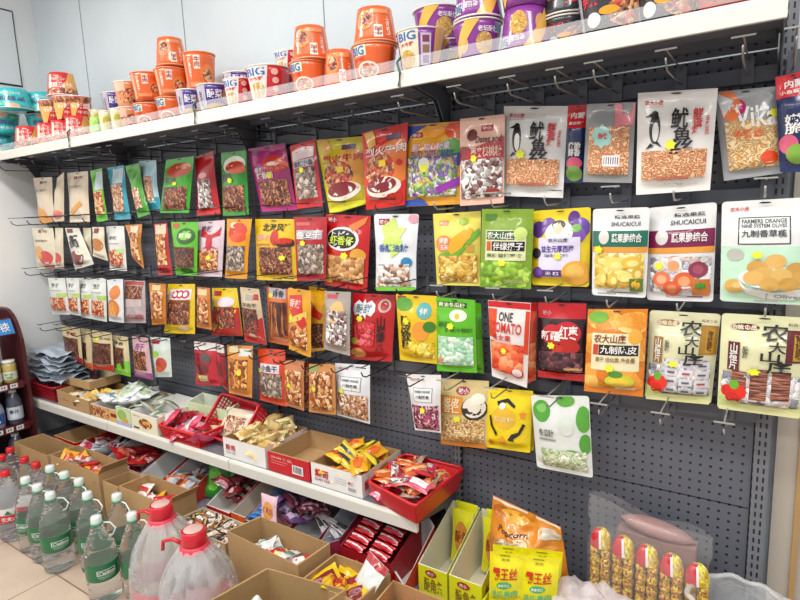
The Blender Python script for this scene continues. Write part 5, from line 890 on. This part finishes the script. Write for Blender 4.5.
# yellow dispensers on the deck
YM = mat('#d8d81c', .4, coat=.3); IV = mat('#dcd8c0', .55)
yart = {'f': [(Tx, .2, .36, .86, .85, '酸角条', '#8c6c20'), ('e', .45, .2, .2, .12, '#a83c2c'), (Tx, .34, .14, .56, .26, '味小', W0)], 'r': [(Tx, .1, .3, .5, .7, '酸角', '#8c5c20'), ('e', .6, .3, .12, .1, '#a83c2c')]}
for i, (x0, x1) in enumerate(((-.905, -.8), (-.792, -.68))):
    disp(x0, x1, -.285, -.04, .1, .205, YM, IV, ['left', 'right'][i]+' yellow dispenser box with a slanted open top', yart)
    for k in range(2):
        packet('snack_bag', packet_mesh(.082, .19, .016, '#dcdc18', '#d88c34', 'oval', '酸角', '#8c3c18'), ((x0+x1)/2+.012, -.07-.03*k, ZD+.115+(0 if k else .012)), (1.45, 0, 0), 'yellow sour fruit pouch standing in the %s dispenser, %s' % (['left', 'right'][i], ['back', 'front'][k]), 'snack bag')
# yellow box with two pouches
quadbox('display_box', 'yellow display box holding bright yellow pouches with red titles', 'display box', rect(-.675, -.47, -.33, -.16), ZD, [.06, .06, .07, .07], YM, YM)
for i in range(4):
    u0 = [(491, 552, 527, 600), (523, 557, 560, 606)][i % 2]
    lab = 'yellow pouch with a red title in the yellow box, %s' % ['left one in front', 'right one in front', 'left one behind', 'right one behind'][i]
    dy = .035*(i//2)
    q = Q(490, 551, 525, 555, 522, 602, 489, 602) if i % 2 == 0 else Q(523, 555, 560, 559, 556, 606, 520, 606)
    if i >= 2: q = [(a+3, c-7) for a, c in q]
    bag(None, lab, q, '#e4dc1c', [(Tx, .36, .1, .6, .15, '农夫', '#8c7c1c'), (Tx, .14, .26, .86, .5, '霸王丝', '#c8281c'), (E_, .5, .6, .22, .07, '#3cac6c'), (Tx, .34, .57, .66, .63, '鲜香可口', W0), (Tx, .12, .7, .88, .85, '手撕素肉', '#4cb47c'), ('r', .3, .04, .6, .06, '#8c8c1c')], Y=-.3+dy, T=.014, hk=False)
bag(None, 'large crumpled orange snack sack with a white popcorn picture behind the yellow pouches', Q(493, 495, 561, 527, 573, 604, 486, 600), '#dc8c2c', [('r', .0, .0, 1, .03, '#e8e0cc'), (E_, .16, .1, .14, .05, '#b8641c'), (E_, .35, .1, .2, .05, '#ecb440'), (Tx, .16, .2, .56, .25, 'Popcorn', '#3c2414'), (E_, .3, .36, .17, .08, 'pop'), (E_, .46, .34, .17, .09, 'pop'), (E_, .6, .38, .15, .07, 'pop'), (E_, .86, .13, .16, .06, '#d8ccb8'), ('p', [(.25, .46), (.6, .47), (.82, .56), (.4, .52)], '#3c241c'), (E_, .75, .28, .18, .03, '#e8a040'), (E_, .75, .6, .2, .05, '#c8741c')], Y=-.12, T=.05, hk=False, amp=.022)
# ------------------------------------------------------------------ clear sack of stacked ring packs
FOODS['rings'] = ('chunk', 110, ['c87c1c', 'f0c428', 'b04420', 'f4dc60', 'e0a820', 'f0cc3c']); RINGM = food('rings')
CF = clear_film('clear_sack', .91, rough=.08, bump=1, scale=12, wt=(.95, .95, .97, 1))
def half(b, c, rx, ry, h, m, lo, hi):       # part of a dome between two angles
    def S(u, v):
        th = lo+(hi-lo)*u; f = math.cos(v*PI/2)**.6; return Vector((c[0]+rx*f*math.cos(th), c[1]+ry*f*math.sin(th), c[2]+h*math.sin(v*PI/2)))
    b.grid(S, 12, 7, m, True)
for r in range(1):
    for i in range(5 if r == 0 else 4):
        x = -.365+.0615*i+.028*r; y = -.155+.06*r; z0 = ZD; n = 8; top = .318-(.007*i)-(.0 if r == 0 else -.012)
        t = thing('ring_snack_pack', (x, y, z0), ('twin pack of stacked yellow snack rings, %s of the front row in the clear sack' % ['leftmost', 'second', 'third', 'fourth', 'rightmost'][i]) if r == 0 else 'pack of snack rings in the back row of the clear sack', 'snack pack', 'ring snack packs in the clear sack')
        for k in (-1, 1):
            b = MB(); pr = [(.002, 0)]
            for s_ in range(n):
                h0 = (top-.05)*s_/n; h1 = (top-.05)*(s_+1)/n; pr += [(.0115, h0+.001), (.0148, (h0*2+h1)/3), (.0148, (h0+2*h1)/3), (.0115, h1)]
            b.lathe((x+k*.0142, y, z0), pr, RINGM, 16, sx=1, sy=1.5); b.build('ring_stack', t, True)
        b = MB(); half(b, (x, y, z0+top-.052), .0295, .024, .052, mat('#c4182c', .3, coat=.6) if r == 0 else mat('#c47c74', .4, coat=.5), PI*.97, PI*1.5); half(b, (x, y, z0+top-.052), .0295, .024, .052, food('citrus') if r == 0 else mat('#c49088', .4), PI*1.5, PI*2.97); b.build('top_wrapper', t, True)
        w = MB(); w.grid(lambda u, v: Vector((x+(u-.5)*.006+.004*(1-v), y-(.0255*math.cos(v*1.2)**.6), z0+top-.05+.0525*math.sin(v*1.2))), 2, 8, mat('#ece4e4', .4)); w.build('white_stripe', t)
b = MB(); pr = [(.002, 0)]+[(.03*math.sin(PI*k/10)**.5+.002, .004+.19*k/10) for k in range(1, 10)]+[(.002, .2)]
b.lathe((0, 0, 0), pr, mat('#a07874', .45, 0, .4, 40, .4, vary=.15), 20, sx=.8); o = b.build('pink_wrapped_roll', smooth=True, loc=(0, 0, 0)); o.location = (-.33, -.075, ZD+.325); o.rotation_euler = (0, PI/2+.12, 0)
tag(o, 'pale pink wrapped roll lying behind the twin ring packs in the clear sack', 'snack pack')
b = MB(); b.box((-.335, -.1, ZD), (-.13, -.05, ZD+.293), mat('#94706a', .5, 0, .4, 40, .3, vary=.2)); tag(b.build('snack_carton', loc=(-.23, -.075, ZD)), 'dull pink snack carton behind the twin ring packs in the clear sack', 'snack carton')
bb = MB()
def SK(u, v, s=1):
    x = -.41+.32*u; top = .395-.05*u+.012*math.sin(u*9); z = ZD+.003+top*(1-v)
    e = max(0, 1-abs(2*u-1)**4)**.5*(1-.75*smooth((.4-v)/.4)); n = noise.noise(Vector((u*5, v*4, s*3)))*.014*smooth(v*5)
    return Vector((x+.012*noise.noise(Vector((u*3, v*6, 9))), -.12-s*(.085*e+n), z))
bb.grid(lambda u, v: SK(u, v), 30, 26, CF); bb.grid(lambda u, v: SK(u, v, -1), 30, 26, CF, True)
tag(bb.build('clear_sack', smooth=True, loc=(-.25, -.12, ZD)), 'large clear plastic sack around the yellow snack tubes', 'plastic sack')
crumple('loose_plastic_wrap', 'crumpled clear plastic wrap lying before the sack of tubes', 'plastic wrap', (-.45, -.37, ZD+.1), (-.19, -.235, ZD+.205), clear_film('wrap', .6, rough=.18, bump=.9, scale=16, wt=(.85, .78, .8, 1)), n=2, seed=9, amp=.055)
pile('snack_packet', [packet_mesh(.1, .07, .025, '#d8a81c', '#c02820', 'ends'), packet_mesh(.1, .07, .025, '#c0241c', '#e0b830', 'band')], 9, -.38, -.18, -.35, -.26, ZD+.1, .02, 'yellow and red packet lying under the clear plastic wrap', 'snack packet', 'packets under the clear wrap', .3, seed=77)
quadbox('display_box', 'low yellow and red display box under the crumpled clear wrap', 'display box', rect(-.42, -.17, -.365, -.245), ZD, .085, mat('#d8b020', .45), mat('#c0241c', .45))
# clear lined tub at the right
tc_ = Vector((-.01, -.2, ZD)); t = thing('plastic_tub', tc_, 'clear plastic lined tub at the bottom right corner', 'tub')
b = MB(); CT = clear_film('tub_film', .6, rough=.15, bump=.9, scale=14)
def TB(u, v):
    th = 2*PI*u; r = .1+.02*(1-v)+.008*noise.noise(Vector((math.cos(th)*2.5, math.sin(th)*2.5, v*5))); return Vector((tc_.x+r*math.cos(th), tc_.y+r*math.sin(th)*.95, ZD+.004+.235*(1-v)))
b.grid(TB, 40, 14, CT); b.build('wall_film', t, True)
b = MB(); b.tube([(tc_.x+(.122+.006*math.sin(k*.47))*math.cos(2*PI*k/84), tc_.y+(.116+.006*math.sin(k*.47))*math.sin(2*PI*k/84), ZD+.236+.007*math.sin(k*.31)+.004*math.sin(k*.83)) for k in range(84)], .0065, clear_film('rim_film', .55, rough=.18, bump=.9, scale=25, wt=(.75, .76, .76, 1)), 8, True); b.build('rolled_rim', t, True)
b = MB(); b.lathe((tc_.x, tc_.y, ZD+.002), [(.002, 0), (.095, .0), (.1, .12), (.06, .14), (.002, .15)], mat('#6c7078', .5, 0, .8, 30), 28, sy=.95); b.build('contents', t, True)
# ------------------------------------------------------------------ water bottles
def bottle(x, y, r, h, kind, label, rot=0):
    t = thing('water_bottle', (x, y, 0.001), label, 'water bottle'); c = (x, y, 0.001)
    tint = {'green': (.985, 1, 1, 1), 'red': (.97, .98, 1, 1)}[kind]
    pr = [(.003, .006), (r*.8, 0), (r*.97, .01)]
    for k in range(5):
        z = .02+k*.014; pr += [(r, z), (r*.965, z+.007)]
    pr += [(r, .092), (r, .17), (r*.96, .178), (r, .186), (r*.95, .205), (r*.84, .235), (r*.62, .265), (r*.36, h-.045), (.016, h-.032), (.016, h-.022)]
    b = MB(); b.lathe(c, pr, water_mat('water_'+kind, tint), 28); b.build('bottle_body', t, True)
    lc = {'green': '#1c6c44', 'red': '#d8d8d8'}[kind]; b = MB()
    b.lathe(c, [(r+.0012, .1), (r+.0016, .102), (r+.0016, .165), (r+.0012, .167)], mat(lc, .4, coat=.3), 32, cap=False)
    if kind == 'red': b.lathe(c, [(r+.0022, .1), (r+.0024, .101), (r+.0024, .134), (r+.0022, .135)], mat('#c81c28', .4), 32, cap=False)
    ph = math.atan2(C0.y-y, C0.x-x)+rot
    def S(u, v, o=0):
        th = ph+(u-.5)*PI*.8; rr = r+.0026+o; return Vector((x+rr*math.cos(th), y+rr*math.sin(th), .001+.167-.067*v))
    if kind == 'green': art(b, S, [('r', .18, .3, .62, .6, '#e4ece8'), ('r', .2, .33, .6, .57, '#1c6c44'), ('t', .22, .35, .58, .54, "C'estbon", '#e8f0ec'), ('r', .2, .68, .6, .71, '#b8d4c4'), ('r', .24, .78, .5, .8, '#b8d4c4'), ('r', .7, .1, .95, .9, '#6c9c84')], base=.0003, step=.0002)
    else: art(b, S, [('p', [(.3, .42), (.4, .12), (.52, .42)], '#2c6c4c'), ('t', .2, .58, .8, .9, '农夫山泉', '#e8e4e4')], base=.0003, step=.0002)
    b.build('label_band', t, True)
    cc = {'green': '#dce8e4', 'red': '#d01c2c'}[kind]; b = MB()
    b.lathe((x, y, .001+h-.03), [(.02, 0), (.0205, .004), (.019, .022), (.017, .026)], mat(cc, .35, coat=.3), 20); b.build('cap', t, True)
    b = MB(); hd = ph+.9
    if kind == 'green':
        b.lathe((x, y, .001+h-.036), [(.0225, 0), (.0225, .006)], mat('#3c9c74', .4), 20); b.build('neck_ring', t, True)
        b = MB(); p0 = Vector((x, y, h-.034)); dx = Vector((math.cos(hd), math.sin(hd), 0)); b.tube([p0+dx*.02, p0+dx*.045+Vector((0, 0, -.004)), p0+dx*.062+Vector((0, 0, -.03)), p0+dx*.05+Vector((0, 0, -.055)), p0+dx*.034+Vector((0, 0, -.06))], .003, mat('#dfe8e6', .4), 6); b.build('handle', t, True)
    return t
red = [(-3.02, -.672), (-2.905, -.672), (-3.125, -.6), (-2.99, -.555), (-2.872, -.556), (-3.19, -.535)]
rn = ['second from the left in the front row', 'right end of the front row', 'leftmost at the photo edge', 'middle of the back row', 'right end of the back row', 'farthest back beside the drink rack']
for (x, y), n in zip(red, rn): bottle(x, y, .055, .335, 'red', 'red capped water bottle on the floor, '+n)
grn = [(-2.72, -.665), (-2.595, -.672), (-2.465, -.68), (-2.745, -.55), (-2.615, -.55), (-2.485, -.552), (-2.325, -.6), (-2.1, -.685), (-2.2, -.545), (-2.0, -.6)]
gn = ['leftmost of the front row', 'second of the front row', 'third of the front row with its label facing out', 'leftmost of the back row', 'second of the back row', 'third of the back row', 'fourth from the left, set slightly back', 'nearest the camera beside the large wrapped bottles', 'half hidden behind the nearest ones', 'tucked against the first large wrapped bottle']
for i, ((x, y), n) in enumerate(zip(grn, gn)): bottle(x, y, .058, .345, 'green', 'green labelled water bottle, '+n.replace(' with its label facing out', ' facing out'), rot=(i*37 % 5-2)*.22)
def jug(x, y, label, ang):
    t = thing('large_water_bottle', (x, y, .001), label, 'water bottle'); r, h = .116, .44
    b = MB(); b.lathe((x, y, .001), [(.003, .004), (r*.9, 0), (r, .015), (r*.97, .05), (r, .06), (r, .12), (r*.96, .13), (r, .2), (r*.97, .28), (r*.85, .335), (r*.6, .38), (.034, .41), (.03, .43)], water_mat('water_jug', (.93, .96, .97, 1)), 36); b.build('bottle_body', t, True)
    b = MB(); b.lathe((x, y, .001), [(r+.002, .135), (r+.002, .2)], mat('#d02c40', .5), 36, cap=False); b.build('label_band', t, True)
    b = MB(); b.lathe((x, y, .425), [(.039, 0), (.041, .004), (.038, .042), (.034, .046), (.033, .043)], mat('#c8142c', .35, coat=.4), 28)
    b.lathe((x, y, .47), [(.031, 0), (.029, .0015)], mat('#c8a8a0', .4), 24); b.build('cap', t, True)
    b = MB(); b.lathe((x, y, .398), [(.046, 0), (.05, .004), (.045, .022), (.04, .026)], mat('#d83c50', .4), 28); b.build('neck_collar', t, True)
    d1 = Vector((math.cos(ang), math.sin(ang), 0)); p = Vector((x, y, .415)); b = MB()
    b.tube([p+d1*.045, p+d1*.08+Vector((0, 0, .012)), p+d1*.115+Vector((0, 0, .0)), p+d1*.12+Vector((0, 0, -.03))], .0065, mat('#c8142c', .35, coat=.4), 8); b.build('handle', t, True)
    fm = clear_film('wrap_white', .7, rough=.2, bump=1, scale=13, wt=(.86, .88, .9, 1))
    def S(u, v):
        th = 2*PI*u; z = .412*(1-v); base = r*1.08 if z < .22 else r*1.08*(1-((z-.22)/.192)**2*.62)
        q = noise.noise(Vector((math.cos(th)*3.2, math.sin(th)*3.2, z*6+x*9)))*.012+.0012*math.sin(th*23+z*14)*(z/.4)+.005*noise.noise(Vector((math.cos(th)*9, math.sin(th)*9, z*22+x)))
        return Vector((x+(base+q)*math.cos(th), y+(base+q)*math.sin(th), .004+z))
    b = MB(); b.grid(S, 72, 30, fm, True); b.build('bag_wrap', t, True)
jug(-1.735, -.64, 'large red capped water bottle wrapped in a clear bag, the left one', 3.3)
jug(-1.495, -.685, 'large red capped water bottle wrapped in a clear bag, the right one', 3.5)
# ------------------------------------------------------------------ drink rack at the left edge
rk = thing('drink_rack', (-3.53, -.68, 0), 'dark maroon drink rack against the left wall', 'drink rack'); MR = mat('#4c1c20', .4, coat=.3, vary=.1)
XF = -3.385
for y in (-.338, -1.02):
    b = MB(); prof = [(XL+.002, 0), (XF, 0), (XF, .78)]+[(XF-.16*(1-math.cos(k*PI/12)), .78+.22*math.sin(k*PI/12)) for k in range(1, 7)]+[(XL+.002, 1.0)]
    b.slab([(px, y, pz) for px, pz in prof], (0, 1, 0), .018, MR); b.build('side_panel', rk)
for z in (.11, .345, .58):
    b = MB(); b.box((XL+.004, -1.0, z), (XF-.004, -.338, z+.022), MR); o = b.build('rack_shelf', rk)
    b = MB(); b.box((XF-.0035, -1.0, z-.008), (XF, -.354, z+.03), mat('#5c2024', .4))
    for k in range(10):
        y = -.4-.05*k; b.box((XF+.0002, y-.02, z+.0), (XF+.0015, y+.016, z+.024), mat('#dcdcdc', .5)); 
        for q in range(2): b.box((XF+.0016, y-.012+.012*q, z+.008), (XF+.002, y-.006+.012*q, z+.018), mat('#3c3c40', .5))
    b.build('price_strip', rk)
b = MB(); b.box((XL+.004, -1.0, .1), (XL+.012, -.352, .98), mat('#2c2426', .6)); b.build('back_panel', rk)
b = MB(); b.slab([(XF-.03, -1.0, .86), (XF-.03, -.352, .86), (XF-.07, -.352, .955), (XF-.07, -1.0, .955)], (1, 0, .3), .01, MR)
b.build('header', rk)
for k, (c, y0, y1) in enumerate((('#3c84c8', -.437, -.352), ('#d8b81c', -.525, -.445))):
    b = MB()
    def S(u, v, o=0, y0=y0, y1=y1): return Vector((XF-.017-.036*(1-v)+.0+o, y0+(y1-y0)*u, .948-.078*v+.3*o))
    art(b, S, [('r', 0, 0, 1, 1, c), ('t', .25, .2, .8, .8, '冰\n饮' if k == 0 else '特\n价', '#e8ecf0')], base=.002, step=.001, res=3); b.build('header_sign', rk)
def drink(y, z, r, h, kind, label):
    t = thing('drink_bottle' if kind != 'jar' else 'glass_jar', (XF-.07, y, z), label, 'bottle' if kind != 'jar' else 'jar'); c = (XF-.06, y, z)
    b = MB()
    pr = [(r*.9, 0), (r, .006), (r, h*.6), (r*.9, h*.72), (r*.5, h*.88), (r*.45, h*.9)] if kind != 'jar' else [(r*.9, 0), (r, .005), (r, h*.8), (r*.85, h*.85)]
    b.lathe(c, pr, {'jar': mat('#b8a860', .15, coat=.8), 'dark': mat('#4c5464', .12, coat=.8), 'blue': mat('#8c98b0', .15, coat=.8)}[kind], 20); b.build('bottle_body', t, True)
    b = MB(); b.lathe((c[0], y, z+h*.85), [(r*(.92 if kind == 'jar' else .5), 0), (r*(.92 if kind == 'jar' else .5), h*.13)], mat('#dcdcd8', .4), 20); b.build('cap', t, True)
    b = MB(); b.lathe(c, [(r+.001, h*.15), (r+.001, h*.5)], mat({'jar': '#dce0d0', 'dark': '#c8d4e0', 'blue': '#3c5c9c'}[kind], .4), 20, cap=False)
    def S(u, v, o=0): th = (u-.5)*PI*.7-.45; return Vector((c[0]+(r+.002+o)*math.cos(th), y+(r+.002+o)*math.sin(th), z+h*(.5-.35*v)))
    art(b, S, [('t', .25, .2, .75, .5, {'jar': '罐头', 'dark': '椰汁', 'blue': '果饮'}[kind], '#3c5c3c' if kind == 'jar' else '#2c3448'), ('e', .5, .72, .2, .16, '#7cac3c' if kind == 'jar' else '#e0e4ec')], base=.0004); b.build('label_band', t, True)
for k, y in enumerate((-.39, -.465, -.54)): drink(y, .6025, .034, .125, 'jar', 'pale glass jar with a white lid on the drink rack, '+['nearest the side panel', 'second from the side panel', 'third from the side panel'][k])
drink(-.392, .3675, .038, .2, 'dark', 'tall dark drink bottle with a white cap on the drink rack')
drink(-.478, .3675, .034, .165, 'blue', 'shorter bottle with a blue label on the drink rack')
drink(-.41, .1325, .038, .19, 'dark', 'dark bottle standing on the lowest rack shelf')
